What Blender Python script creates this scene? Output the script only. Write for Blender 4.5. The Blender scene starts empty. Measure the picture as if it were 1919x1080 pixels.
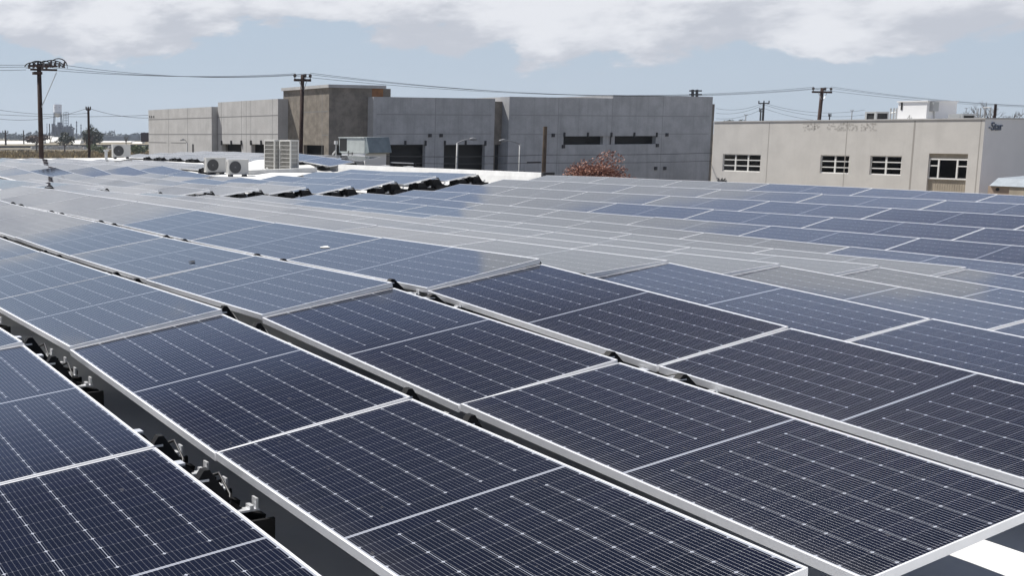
import bpy, bmesh, math, random
import numpy as np
from mathutils import Vector, Matrix
random.seed(7)
scn = bpy.context.scene
COL = scn.collection
W = 1.04                                   # metres per panel width: the layout below is kept in panel widths
# ------------------------------------------------------------------ camera
CAM = Vector((6.08622, -0.60475, 1.48151)) * W
RGT = Vector((0.443609, 0.896219, -0.001814)); DWN = Vector((0.122165, -0.062474, -0.990542)); FWD = Vector((-0.887855, 0.439192, -0.1372))
F, CX, CY = 2044.95, 456.84, 532.61
cd = bpy.data.cameras.new('camera'); cam = bpy.data.objects.new('camera', cd); COL.objects.link(cam)
M = Matrix((RGT, -DWN, -FWD)).transposed().to_4x4(); M.translation = CAM
cam.matrix_world = M
cd.sensor_width = 36.0; cd.lens = 36.0 * F / 1919.0
cd.shift_x = (959.5 - CX) / 1919.0; cd.shift_y = (CY - 540.0) / 1919.0
cd.clip_start = 0.1; cd.clip_end = 6000.0
scn.camera = cam
# ------------------------------------------------------------------ sky, clouds, sun, exposure
SUN_TO = Vector((-0.474, -0.237, 0.847)).normalized()
EXPOSURE = 0.62; SKY = 0.075; SUNW = 5.0
CLOUD_BOT, CLOUD_TOP = (4.75, 4.95, 5.5), (7.2, 7.3, 7.65)
scn.view_settings.view_transform = 'Standard'; scn.view_settings.look = 'None'
scn.view_settings.exposure = EXPOSURE; scn.view_settings.gamma = 1.0
scn.view_settings.use_curve_mapping = False
world = bpy.data.worlds.new("World"); scn.world = world; world.use_nodes = True

class NT:
    """small helper for writing node trees"""
    def __init__(s, tree): s.t = tree; s.n = tree.nodes; s.l = tree.links
    def new(s, typ, **kw):
        n = s.n.new(typ)
        for k, v in kw.items(): setattr(n, k, v)
        return n
    def put(s, sock, v):
        if isinstance(v, bpy.types.NodeSocket): s.l.new(v, sock)
        else: sock.default_value = v
    def m(s, op, a, b=0.0, c=None, clamp=False):
        n = s.new('ShaderNodeMath', operation=op, use_clamp=clamp)
        s.put(n.inputs[0], a); s.put(n.inputs[1], b)
        if c is not None: s.put(n.inputs[2], c)
        return n.outputs[0]
    def lt(s, a, b): return s.m('LESS_THAN', a, b)
    def gt(s, a, b): return s.m('GREATER_THAN', a, b)
    def mul(s, *a):
        r = a[0]
        for x in a[1:]: r = s.m('MULTIPLY', r, x)
        return r
    def mx(s, *a):
        r = a[0]
        for x in a[1:]: r = s.m('MAXIMUM', r, x)
        return r
    def smooth(s, v, a, b, lo=0.0, hi=1.0):
        n = s.new('ShaderNodeMapRange', interpolation_type='SMOOTHSTEP', clamp=True)
        s.put(n.inputs[0], v)
        for i, x in enumerate((a, b, lo, hi)): n.inputs[i + 1].default_value = x
        return n.outputs[0]
    def mix(s, f, a, b):
        n = s.new('ShaderNodeMix', data_type='RGBA'); s.put(n.inputs[0], f)
        for sock, v in ((n.inputs[6], a), (n.inputs[7], b)):
            s.put(sock, v if isinstance(v, bpy.types.NodeSocket) else (*v, 1.0) if len(v) == 3 else v)
        return n.outputs[2]
    def noise(s, vec, scale, detail=4.0, rough=0.55, dist=0.0):
        n = s.new('ShaderNodeTexNoise'); s.put(n.inputs['Vector'], vec); n.inputs['Scale'].default_value = scale
        n.inputs['Detail'].default_value = detail; n.inputs['Roughness'].default_value = rough; n.inputs['Distortion'].default_value = dist
        return n.outputs[0]
    def xyz(s, v):
        n = s.new('ShaderNodeSeparateXYZ'); s.put(n.inputs[0], v); return n.outputs
    def vec(s, x, y, z):
        n = s.new('ShaderNodeCombineXYZ'); s.put(n.inputs[0], x); s.put(n.inputs[1], y); s.put(n.inputs[2], z); return n.outputs[0]

w = NT(world.node_tree); w.n.clear()
sky = w.new('ShaderNodeTexSky', sky_type='NISHITA', sun_disc=False)
sky.sun_elevation = math.asin(SUN_TO.z); sky.sun_rotation = math.atan2(SUN_TO.x, SUN_TO.y)
sky.altitude = 20.0; sky.air_density = 1.0; sky.dust_density = 0.3; sky.ozone_density = 1.3
tc = w.new('ShaderNodeTexCoord')
dx, dy, dz = w.xyz(tc.outputs['Generated'])
pv = w.vec(dx, dy, w.m('MULTIPLY', dz, 2.7))                    # clouds drawn out along the horizon
n1 = w.noise(pv, 5.2, 10.0, 0.61, 0.2)
n2 = w.noise(w.vec(w.m('ADD', dx, 3.7), dy, w.m('MULTIPLY', dz, 3.0)), 11.0, 7.0, 0.6, 0.1)
hd = w.m('DIVIDE', w.m('ADD', w.m('MULTIPLY', dx, -0.669), w.m('MULTIPLY', dy, 0.743)), w.m('SQRT', w.m('ADD', w.m('MULTIPLY', dx, dx), w.m('MULTIPLY', dy, dy))))
low = w.m('MULTIPLY', w.smooth(dz, 0.042, 0.092), w.smooth(dz, 0.158, 0.192, 1.0, 0.0))             # the low bank
high = w.mul(w.smooth(hd, 0.968, 0.987), w.smooth(dz, 0.10, 0.15), w.smooth(dz, 0.298, 0.325, 1.0, 0.0))   # a taller cloud to the north west
band = w.m('ADD', w.m('MULTIPLY', low, w.smooth(dz, 0.085, 0.13, 1.0, 1.5)), w.m('MULTIPLY', high, 1.6))
dens = w.m('ADD', w.m('MULTIPLY_ADD', n1, 1.45, -0.225), w.m('MULTIPLY_ADD', band, 0.34, -0.36))
mask = w.smooth(dens, 0.330, 0.405)
body = w.m('ADD', w.m('MULTIPLY', n2, 0.75), w.m('MULTIPLY', dens, 0.45))
ccol = w.mix(w.smooth(body, 0.48, 0.70), CLOUD_BOT, CLOUD_TOP)
# pale low sky, a bright milky band under the cloud bank, then clear deep blue
ramp = w.new('ShaderNodeValToRGB'); w.put(ramp.inputs[0], w.m('MULTIPLY', dz, 1.0)); cr = ramp.color_ramp; cr.interpolation = 'EASE'
STOPS = ((0.0, (4.35, 5.1, 6.0)), (0.12, (4.25, 5.1, 6.15)), (0.17, (3.95, 5.0, 6.8)), (0.345, (3.7, 4.7, 7.1)), (0.385, (2.1, 2.8, 4.8)), (0.425, (0.8, 1.08, 2.2)), (1.0, (0.65, 0.95, 1.95)))
while len(cr.elements) < len(STOPS): cr.elements.new(0.5)
for e, (p, c) in zip(cr.elements, STOPS): e.position = p; e.color = (*[x / 10 for x in c], 1)
rs = w.new('ShaderNodeVectorMath', operation='SCALE'); w.put(rs.inputs[0], ramp.outputs[0]); rs.inputs['Scale'].default_value = 10.0
deep = w.new('ShaderNodeVectorMath', operation='SCALE'); w.put(deep.inputs[0], sky.outputs[0]); deep.inputs['Scale'].default_value = 0.45
skyc = w.mix(w.smooth(dz, 0.40, 0.60, 0.92, 0.35), deep.outputs[0], rs.outputs[0])
lift = w.new('ShaderNodeVectorMath', operation='SCALE'); w.put(lift.inputs[0], w.mix(w.smooth(dz, 0.125, 0.19, 0.0, 1.0), ccol, (6.0, 6.35, 6.9))); w.put(lift.inputs['Scale'], w.smooth(dz, 0.125, 0.19, 1.0, 1.10)); ccol = lift.outputs[0]
bg = w.new('ShaderNodeBackground'); w.put(bg.inputs[0], w.mix(w.m('MULTIPLY', mask, 0.93), skyc, ccol)); bg.inputs[1].default_value = SKY
out = w.new('ShaderNodeOutputWorld'); w.l.new(bg.outputs[0], out.inputs[0])

sl = bpy.data.lights.new('sun', 'SUN'); sl.energy = SUNW; sl.angle = math.radians(0.53); sl.color = (1.0, 0.965, 0.91)
so = bpy.data.objects.new('sun', sl); COL.objects.link(so)
so.rotation_euler = SUN_TO.to_track_quat('Z', 'Y').to_euler(); so.location = (0, 0, 40)

# ------------------------------------------------------------------ helpers
def ray(x, y): return RGT * ((x - CX) / F) + DWN * ((y - CY) / F) + FWD
def at_t(x, y, t): return CAM + ray(x, y) * t
def at_u(x, y, u): d = ray(x, y); return CAM + d * ((u - CAM.x) / d.x)
def at_v(x, y, v): d = ray(x, y); return CAM + d * ((v - CAM.y) / d.y)
def at_z(x, y, z): d = ray(x, y); return CAM + d * ((z - CAM.z) / d.z)
def seen(p):
    q = Vector(p) - CAM; d = q.dot(FWD)
    if d < 0.2: return None
    return CX + F * q.dot(RGT) / d, CY + F * q.dot(DWN) / d

def tag(o, label=None, cat=None, group=None, kind=None):
    if label: o['label'] = label
    if cat: o['category'] = cat
    if group: o['group'] = group
    if kind: o['kind'] = kind
    return o
def empty(name, loc, rz=0.0):
    o = bpy.data.objects.new(name, None); COL.objects.link(o); o.location = loc; o.rotation_euler = (0, 0, rz); o.empty_display_size = 0.2; return o

class MB:
    """collects faces, then links them as ONE mesh object"""
    def __init__(s): s.v = []; s.f = []; s.mi = []; s.cur = 0
    def add(s, vs, fs):
        b = len(s.v); s.v += [tuple(p) for p in vs]; s.f += [tuple(b + i for i in f) for f in fs]; s.mi += [s.cur] * len(fs)
    def quad(s, a, b, c, d): s.add([a, b, c, d], [(0, 1, 2, 3)])
    def box(s, x0, y0, z0, x1, y1, z1):
        s.add([(x0,y0,z0),(x1,y0,z0),(x1,y1,z0),(x0,y1,z0),(x0,y0,z1),(x1,y0,z1),(x1,y1,z1),(x0,y1,z1)],
              [(0,3,2,1),(4,5,6,7),(0,1,5,4),(1,2,6,5),(2,3,7,6),(3,0,4,7)])
    def beam(s, p, q, wd, ht=None, up=(0, 0, 1)):
        p, q = Vector(p), Vector(q); ht = ht or wd; d = (q - p).normalized(); u = Vector(up)
        if abs(d.dot(u)) > 0.98: u = Vector((1, 0, 0))
        a = d.cross(u).normalized() * wd / 2; b = a.cross(d).normalized() * ht / 2
        vs = [c + i * a + j * b for c in (p, q) for i, j in ((-1,-1),(1,-1),(1,1),(-1,1))]
        s.add(vs, [(0,1,2,3),(7,6,5,4),(0,4,5,1),(1,5,6,2),(2,6,7,3),(3,7,4,0)])
    def tube(s, pts, r, n=8, cap=True):
        pts = [Vector(p) for p in pts]; rs = r if isinstance(r, (list, tuple)) else [r] * len(pts); rings = []
        for i, p in enumerate(pts):
            d = (pts[min(i + 1, len(pts) - 1)] - pts[max(i - 1, 0)]).normalized()
            u = Vector((0, 0, 1)) if abs(d.z) < 0.9 else Vector((1, 0, 0))
            a = d.cross(u).normalized(); b = a.cross(d)
            rings.append([p + (a * math.cos(k * 2 * math.pi / n) + b * math.sin(k * 2 * math.pi / n)) * rs[i] for k in range(n)])
        fs = [(i * n + k, i * n + (k + 1) % n, (i + 1) * n + (k + 1) % n, (i + 1) * n + k) for i in range(len(pts) - 1) for k in range(n)]
        if cap: fs += [tuple(range(n))[::-1], tuple((len(pts) - 1) * n + k for k in range(n))]
        s.add([p for ring in rings for p in ring], fs)
    def prism(s, poly, axis, a0, a1):
        """poly in the two other axes, extruded along axis (0, 1 or 2)"""
        def P(p, a):
            return (a, p[0], p[1]) if axis == 0 else (p[0], a, p[1]) if axis == 1 else (p[0], p[1], a)
        n = len(poly)
        s.add([P(p, a0) for p in poly] + [P(p, a1) for p in poly],
              [tuple(range(n))[::-1], tuple(range(n, 2 * n))] + [(i, (i + 1) % n, n + (i + 1) % n, n + i) for i in range(n)])
    def wall(s, P, a0, a1, z0, z1, holes, depth):
        """flat wall with openings: P(a, z, d) gives the point d behind the face"""
        A = sorted({a0, a1, *[h[0] for h in holes], *[h[1] for h in holes]}); Z = sorted({z0, z1, *[h[2] for h in holes], *[h[3] for h in holes]})
        for i in range(len(A) - 1):
            for j in range(len(Z) - 1):
                ca, cz = (A[i] + A[i+1]) / 2, (Z[j] + Z[j+1]) / 2
                if any(h[0] < ca < h[1] and h[2] < cz < h[3] for h in holes): continue
                s.quad(P(A[i], Z[j], 0), P(A[i+1], Z[j], 0), P(A[i+1], Z[j+1], 0), P(A[i], Z[j+1], 0))
        for b0, b1, c0, c1 in holes:
            for (x, y), (x2, y2) in (((b0,c0),(b1,c0)), ((b1,c0),(b1,c1)), ((b1,c1),(b0,c1)), ((b0,c1),(b0,c0))):
                s.quad(P(x, y, 0), P(x, y, depth), P(x2, y2, depth), P(x2, y2, 0))
    def build(s, name, mats, parent=None, smooth=False, loc=None):
        me = bpy.data.meshes.new(name); me.from_pydata(s.v, [], s.f)
        for m in (mats if isinstance(mats, (list, tuple)) else [mats]): me.materials.append(m)
        me.polygons.foreach_set('material_index', s.mi)
        if smooth: me.polygons.foreach_set('use_smooth', [True] * len(s.f))
        bm = bmesh.new(); bm.from_mesh(me); bmesh.ops.recalc_face_normals(bm, faces=bm.faces); bm.to_mesh(me); bm.free()
        o = bpy.data.objects.new(name, me); COL.objects.link(o)
        if loc is not None: o.location = loc
        if parent is not None:
            o.parent = parent
            if s.local is False:
                o.matrix_parent_inverse = PARENT_INV(parent)
        return o
    local = True
def PARENT_INV(p): return (Matrix.Translation(p.location) @ p.rotation_euler.to_matrix().to_4x4()).inverted()
class WMB(MB):
    """same, its vertices given in world coordinates even when it gets a parent"""
    local = False

# ------------------------------------------------------------------ materials
def mat(name, col, rough=0.6, metal=0.0, spec=0.5, noise=0.0, nscale=3.0, bump=0.0, stain=None, coord='Object', col2=None, streak=0.0):
    m = bpy.data.materials.new(name); m.use_nodes = True; t = NT(m.node_tree); t.n.clear()
    b = t.new('ShaderNodeBsdfPrincipled'); o = t.new('ShaderNodeOutputMaterial'); t.l.new(b.outputs[0], o.inputs[0])
    b.inputs['Roughness'].default_value = rough; b.inputs['Metallic'].default_value = metal; b.inputs['Specular IOR Level'].default_value = spec
    c = (*col, 1.0)
    if noise or col2:
        tcn = t.new('ShaderNodeTexCoord').outputs[coord]
        n = t.noise(tcn, nscale, 6.0, 0.6)
        lo = tuple(x * (1 - noise) for x in col); hi = col2 or tuple(min(1.0, x * (1 + noise)) for x in col)
        cc = t.mix(t.smooth(n, 0.3, 0.7), lo, hi)
        if stain:
            st = t.noise(tcn, nscale * 0.13, 5.0, 0.65, 0.4); cc = t.mix(t.smooth(st, 0.5, 0.75, 0.0, stain[3]), cc, stain[:3])
        if streak:
            sx, sy, sz = t.xyz(tcn); sn = t.noise(t.vec(t.m('MULTIPLY', sx, 2.2), t.m('MULTIPLY', sy, 2.2), t.m('MULTIPLY', sz, 0.14)), 1.0, 6.0, 0.65)
            fine = t.noise(tcn, 7.0, 4.0, 0.7)
            cc = t.mix(t.m('ADD', t.smooth(sn, 0.45, 0.75, 0.0, streak), t.smooth(fine, 0.4, 0.8, 0.0, streak * .6)), cc, tuple(x * .45 for x in col))
        t.put(b.inputs['Base Color'], cc)
        if bump:
            bn = t.new('ShaderNodeBump'); bn.inputs['Strength'].default_value = bump; bn.inputs['Distance'].default_value = 0.02
            t.put(bn.inputs['Height'], n); t.l.new(bn.outputs[0], b.inputs['Normal'])
    else: b.inputs['Base Color'].default_value = c
    return m
MAT = {}
MAT['frame'] = mat('anodised_aluminium', (0.74, 0.745, 0.76), 0.36, 0.25, 0.5, 0.04, 9.0)
MAT['clamp'] = mat('mill_aluminium', (0.62, 0.63, 0.65), 0.35, 0.5)
MAT['plastic'] = mat('black_plastic', (0.006, 0.006, 0.007), 0.65, 0.0, 0.2, 0.3, 14.0)
MAT['cable'] = mat('black_cable', (0.012, 0.012, 0.012), 0.5)
MAT['roof'] = mat('white_roof_membrane', (0.62, 0.62, 0.61), 0.6, 0.0, 0.3, 0.10, 1.3, 0.15, (0.33, 0.325, 0.31, 0.7))
MAT['white_paint'] = mat('white_coating', (0.56, 0.56, 0.55), 0.55, 0.0, 0.4, 0.06, 3.0, 0.0, (0.38, 0.37, 0.35, 0.5), streak=0.2)
MAT['conc_lit'] = mat('pale_concrete', (0.47, 0.465, 0.46), 0.85, 0.0, 0.2, 0.08, 0.9, 0.0, (0.40, 0.39, 0.38, 0.6), streak=0.22)
MAT['conc'] = mat('grey_concrete', (0.44, 0.44, 0.44), 0.85, 0.0, 0.2, 0.12, 0.9, 0.0, (0.33, 0.335, 0.345, 0.6), streak=0.30)
MAT['conc_brown'] = mat('rough_brown_concrete', (0.235, 0.21, 0.18), 0.9, 0.0, 0.15, 0.22, 1.6, 0.4, (0.17, 0.15, 0.13, 0.6), streak=0.25)
MAT['joint'] = mat('joint_sealant', (0.20, 0.20, 0.20), 0.9)
MAT['joint_soft'] = mat('faint_form_line', (0.30, 0.30, 0.295), 0.9)
MAT['hardware'] = mat('dark_steel_bracket', (0.03, 0.03, 0.033), 0.6)
MAT['plywood'] = mat('orange_plywood', (0.27, 0.135, 0.065), 0.8, 0.0, 0.2, 0.2, 2.0)
MAT['stucco'] = mat('beige_stucco', (0.55, 0.53, 0.50), 0.9, 0.0, 0.15, 0.05, 0.9, 0.1, (0.49, 0.47, 0.44, 0.5), streak=0.10)
MAT['white_and_bounce'] = mat('white_paint_and_bounce_lift', (0.80, 0.80, 0.80), 0.8, 0.0, 0.2, 0.03, 0.6)  # real white on the casings; on the end wall it carries bounced light
MAT['stucco_line'] = mat('stucco_control_joint', (0.33, 0.31, 0.285), 0.9)
MAT['stucco_panel'] = mat('tan_panelling', (0.36, 0.315, 0.25), 0.85, 0.0, 0.15, 0.1, 2.5)
MAT['ghost'] = mat('old_letter_marks', (0.43, 0.41, 0.38), 0.9)
MAT['letter'] = mat('blue_grey_lettering', (0.13, 0.155, 0.205), 0.6)
MAT['win_frame'] = mat('white_window_frame', (0.72, 0.71, 0.68), 0.5)
MAT['glass'] = mat('dark_window_glass', (0.012, 0.014, 0.017), 0.06, 0.0, 0.5)
MAT['curtain'] = mat('pale_curtain', (0.30, 0.29, 0.28), 0.9)
MAT['wood'] = mat('dark_creosoted_wood', (0.040, 0.024, 0.020), 0.85, 0.0, 0.2, 0.35, 2.0, 0.3)
MAT['wood_grey'] = mat('weathered_wood', (0.10, 0.075, 0.055), 0.9, 0.0, 0.2, 0.3, 2.0, 0.3)
MAT['wire'] = mat('weathered_line_wire', (0.035, 0.037, 0.04), 0.6)
MAT['insulator'] = mat('dark_porcelain', (0.045, 0.035, 0.035), 0.35)
MAT['steel'] = mat('galvanised_steel', (0.42, 0.43, 0.43), 0.45, 0.4)
MAT['lamp_steel'] = mat('dull_lamp_steel', (0.24, 0.245, 0.25), 0.6, 0.1)
MAT['hvac'] = mat('ivory_sheet_metal', (0.52, 0.51, 0.48), 0.5, 0.0, 0.4, 0.04, 4.0)
MAT['coil'] = mat('condenser_fin', (0.095, 0.085, 0.068), 0.7, 0.2, 0.4, 0.25, 30.0)
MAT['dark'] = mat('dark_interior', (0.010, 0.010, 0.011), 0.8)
MAT['fan'] = mat('charcoal_fan_grille', (0.022, 0.023, 0.025), 0.5)
MAT['fan_guard'] = mat('grey_fan_guard', (0.13, 0.13, 0.135), 0.5)
MAT['teal'] = mat('grey_green_sheet_metal', (0.42, 0.45, 0.435), 0.55, 0.0, 0.4, 0.08, 3.0)
MAT['hood'] = mat('blue_green_hood_metal', (0.235, 0.275, 0.28), 0.5, 0.1, 0.5, 0.16, 2.5)
MAT['tan_shed'] = mat('tan_shed_wall', (0.34, 0.265, 0.21), 0.85, 0.0, 0.2, 0.08, 2.0)
MAT['tarp'] = mat('blue_grey_roofing', (0.24, 0.27, 0.30), 0.6, 0.0, 0.4, 0.15, 3.0)
MAT['bark'] = mat('tree_bark', (0.09, 0.065, 0.05), 0.9, 0.0, 0.2, 0.3, 4.0)
MAT['asphalt'] = mat('asphalt', (0.055, 0.055, 0.057), 0.9, 0.0, 0.2, 0.15, 0.6)
MAT['earth'] = mat('dry_earth', (0.17, 0.145, 0.10), 0.95, 0.0, 0.1, 0.25, 0.05)
MAT['refinery'] = mat('haze_tinted_plant_steel', (0.085, 0.105, 0.145), 0.7, 0.0, 0.3, 0.3, 0.4)  # distance haze put into the steel colour as a blue tint
MAT['refinery_pale'] = mat('pale_haze_tinted_plant_steel', (0.22, 0.26, 0.31), 0.7, 0.0, 0.3, 0.2, 0.3)  # paler plant steel, its colour also tinted blue for haze
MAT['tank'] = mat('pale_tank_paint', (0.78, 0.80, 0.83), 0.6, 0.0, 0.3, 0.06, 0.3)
MAT['shed_white'] = mat('white_shed_roofing', (0.62, 0.61, 0.58), 0.6, 0.0, 0.3, 0.1, 0.2)
MAT['fence'] = mat('dark_windscreen_fence', (0.055, 0.058, 0.062), 0.9, 0.0, 0.2, 0.35, 0.25)
MAT['billboard'] = mat('dark_plum_cladding', (0.045, 0.030, 0.040), 0.7)
def leafmat(name, a, b, rough=0.6):
    m = bpy.data.materials.new(name); m.use_nodes = True; t = NT(m.node_tree); t.n.clear()
    p = t.new('ShaderNodeBsdfPrincipled'); o = t.new('ShaderNodeOutputMaterial'); t.l.new(p.outputs[0], o.inputs[0]); p.inputs['Roughness'].default_value = rough
    g = t.new('ShaderNodeNewGeometry'); t.put(p.inputs['Base Color'], t.mix(g.outputs['Random Per Island'], a, b)); p.inputs['Specular IOR Level'].default_value = 0.25
    return m
MAT['leaf_red'] = leafmat('russet_leaf', (0.13, 0.058, 0.042), (0.42, 0.215, 0.155))
MAT['leaf_dark'] = leafmat('dark_green_leaf', (0.012, 0.022, 0.012), (0.055, 0.065, 0.035))
MAT['leaf_green'] = leafmat('shrub_leaf', (0.035, 0.06, 0.018), (0.12, 0.15, 0.05))
MAT['leaf_brown'] = leafmat('brown_leaf', (0.04, 0.022, 0.016), (0.10, 0.06, 0.045))
MAT['grass'] = leafmat('dry_grass_blade', (0.16, 0.115, 0.05), (0.42, 0.32, 0.16), 0.9)
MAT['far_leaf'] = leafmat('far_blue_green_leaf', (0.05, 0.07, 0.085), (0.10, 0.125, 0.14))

PL, PW, PT = 2.096, 1.040, 0.035            # panel length, width, frame depth
def solar_glass():
    m = bpy.data.materials.new('solar_cell_glass'); m.use_nodes = True; t = NT(m.node_tree); t.n.clear()
    X, Y, _ = t.xyz(t.new('ShaderNodeTexCoord').outputs['Object'])
    CLX, CLY, Y0 = 0.0850, 0.1672, 0.0184
    xh = t.m('SUBTRACT', t.m('ABSOLUTE', t.m('SUBTRACT', X, PL / 2)), 0.0062)
    cx = t.m('DIVIDE', xh, CLX); fx = t.m('FRACT', cx)
    ddx = t.m('MULTIPLY', t.m('SUBTRACT', 0.5, t.m('ABSOLUTE', t.m('SUBTRACT', fx, 0.5))), CLX)
    cy = t.m('DIVIDE', t.m('SUBTRACT', Y, Y0), CLY); fy = t.m('FRACT', cy)
    ddy = t.m('MULTIPLY', t.m('SUBTRACT', 0.5, t.m('ABSOLUTE', t.m('SUBTRACT', fy, 0.5))), CLY)
    fw = t.m('SUBTRACT', t.m('FRACT', t.m('MULTIPLY', fy, 9.0)), 0.5)
    wt = t.m('DIVIDE', t.m('MULTIPLY', fw, CLY / 9.0), 0.00130)       # -1 .. 1 across one wire
    wire = t.lt(t.m('ABSOLUTE', wt), 1.0)
    inner = t.mul(t.gt(cy, 0.02), t.lt(cy, 5.98))
    short = t.gt(xh, CLX)
    line = t.mul(t.lt(ddy, 0.00105), short, inner)
    dia = t.mul(t.lt(t.m('ADD', ddx, ddy), 0.0075), t.gt(xh, CLX * 0.5))
    dash = t.mul(t.lt(ddx, 0.0042), t.lt(t.m('ABSOLUTE', fw), 0.10))
    gap = t.lt(ddx, 0.0006)
    mid = t.mul(t.lt(xh, 0.0), t.gt(xh, -0.0052))
    rim = t.mul(t.mx(t.lt(cy, 0.0), t.gt(cy, 6.0)), 0.8)
    white = t.mx(line, dia, mid, rim)
    ob = t.new('ShaderNodeObjectInfo').outputs['Random']
    wn = t.new('ShaderNodeTexWhiteNoise', noise_dimensions='3D')
    t.put(wn.inputs['Vector'], t.vec(t.m('FLOOR', cx), t.m('FLOOR', cy), t.m('ADD', t.m('SIGN', t.m('SUBTRACT', X, PL / 2)), ob)))
    cell = t.mix(wn.outputs['Value'], (0.0006, 0.0008, 0.0042), (0.0012, 0.0015, 0.0070))
    base = t.mix(t.m('MULTIPLY', gap, 0.16), cell, (0.5, 0.5, 0.55))
    base = t.mix(t.m('MULTIPLY', dash, 0.20), base, (0.62, 0.64, 0.70))
    base = t.mix(t.m('MULTIPLY', white, 0.64), base, (0.52, 0.55, 0.62))
    du = t.noise(t.new('ShaderNodeTexCoord').outputs['Object'], 2.2, 7.0, 0.7)
    geo = t.new('ShaderNodeNewGeometry').outputs['Position']
    du2 = t.noise(geo, 0.35, 5.0, 0.6)
    dust = t.m('MULTIPLY', t.smooth(t.m('ADD', t.m('MULTIPLY', du, 0.5), t.m('MULTIPLY', du2, 0.5)), 0.35, 0.7), 0.006)
    low = t.m('MULTIPLY', t.smooth(t.m('ADD', Y, t.m('MULTIPLY', t.m('SUBTRACT', du, 0.5), 0.22)), 0.0, 0.16, 0.030, 0.0), t.m('ADD', ob, 0.3))      # grime that gathers along the lower edge
    spots = t.m('MULTIPLY', t.smooth(t.noise(t.vec(t.m('MULTIPLY', X, 1.0), Y, t.m('MULTIPLY', ob, 50.0)), 16.0, 2.0, 0.6), 0.73, 0.76), 0.10)
    base = t.mix(t.m('ADD', t.m('ADD', t.m('MULTIPLY', dust, t.m('ADD', ob, 0.6)), 0.001), t.m('ADD', low, spots)), base, (0.42, 0.40, 0.37))
    pb = t.new('ShaderNodeBsdfPrincipled'); t.put(pb.inputs['Base Color'], base)
    t.put(pb.inputs['Roughness'], t.m('ADD', 0.03, t.m('MULTIPLY', du, 0.05))); pb.inputs['IOR'].default_value = 1.56
    pb.inputs['Sheen Weight'].default_value = 0.025; pb.inputs['Sheen Roughness'].default_value = 0.4; pb.inputs['Sheen Tint'].default_value = (0.9, 0.88, 0.86, 1)
    bn = t.new('ShaderNodeBump'); bn.inputs['Strength'].default_value = 0.03; bn.inputs['Distance'].default_value = 0.01
    t.put(bn.inputs['Height'], t.noise(t.new('ShaderNodeTexCoord').outputs['Object'], 1.1, 2.0, 0.5)); t.l.new(bn.outputs[0], pb.inputs['Normal'])
    wb = t.new('ShaderNodeBsdfPrincipled'); wb.inputs['Base Color'].default_value = (0.11, 0.11, 0.12, 1); wb.inputs['Metallic'].default_value = 0.85; wb.inputs['Roughness'].default_value = 0.36
    wc = t.m('MULTIPLY', wt, 0.85, clamp=False); wcl = t.m('MAXIMUM', t.m('MINIMUM', wc, 0.9), -0.9)
    nz = t.m('SQRT', t.m('SUBTRACT', 1.0, t.m('MULTIPLY', wcl, wcl)))
    vt = t.new('ShaderNodeVectorTransform', vector_type='NORMAL', convert_from='OBJECT', convert_to='WORLD'); t.put(vt.inputs[0], t.vec(0.0, wcl, nz))
    t.l.new(vt.outputs[0], wb.inputs['Normal'])
    wm = t.m('MULTIPLY', t.mul(wire, t.m('SUBTRACT', 1.0, white)), 0.7)
    ms = t.new('ShaderNodeMixShader'); t.put(ms.inputs[0], wm); t.l.new(pb.outputs[0], ms.inputs[1]); t.l.new(wb.outputs[0], ms.inputs[2])
    # the cover glass lies over cells and wires alike
    gl = t.new('ShaderNodeBsdfGlossy'); gl.inputs['Roughness'].default_value = 0.06; t.l.new(bn.outputs[0], gl.inputs['Normal'])
    fr = t.new('ShaderNodeFresnel'); fr.inputs['IOR'].default_value = 1.38
    m2 = t.new('ShaderNodeMixShader'); t.put(m2.inputs[0], t.m('MULTIPLY', t.mul(fr.outputs[0], wm), 1.0)); t.l.new(ms.outputs[0], m2.inputs[1]); t.l.new(gl.outputs[0], m2.inputs[2])
    o = t.new('ShaderNodeOutputMaterial'); t.l.new(m2.outputs[0], o.inputs[0])
    return m
MAT['cells'] = solar_glass()

# ------------------------------------------------------------------ layout of the solar field
PITCH, STEP, SKEW = 1.26092, 2.02998, 0.01168       # row pitch, panel step along a row, in panel widths
ZN = [[0.269,0.229,0.192,0.161,0.141,0.133,0.134,0.14,0.175,0.106,0.035],[0.322,0.283,0.251,0.231,0.221,0.218,0.225,0.242,0.224,0.143,0.083],[0.361,0.335,0.308,0.308,0.318,0.31,0.327,0.328,0.311,0.212,0.119],[0.352,0.375,0.381,0.396,0.407,0.402,0.412,0.429,0.408,0.281,0.169],[0.271,0.3,0.317,0.322,0.329,0.329,0.343,0.367,0.389,0.27,0.157],[0.166,0.203,0.215,0.225,0.228,0.224,0.237,0.272,0.292,0.186,0.081],[0.095,0.101,0.106,0.12,0.132,0.138,0.149,0.18,0.162,0.065,-0.032],[0.047,0.038,0.031,0.036,0.052,0.061,0.068,0.078,0.064,-0.037,-0.138],[0.015,0.014,0.016,0.019,0.024,0.026,0.027,0.023,0.026,-0.07,-0.16],[0.01,0.018,0.011,0.017,0.034,0.05,0.061,0.067,0.05,-0.04,-0.13],[0.026,0.048,0.056,0.075,0.096,0.113,0.124,0.133,0.12,0.03,-0.06],[0.125,0.134,0.146,0.169,0.189,0.197,0.201,0.204,0.19,0.1,0.0],[0.216,0.238,0.247,0.26,0.271,0.277,0.278,0.273,0.26,0.17,0.08],[0.286,0.318,0.328,0.342,0.345,0.34,0.338,0.337,0.32,0.23,0.14]]
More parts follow.
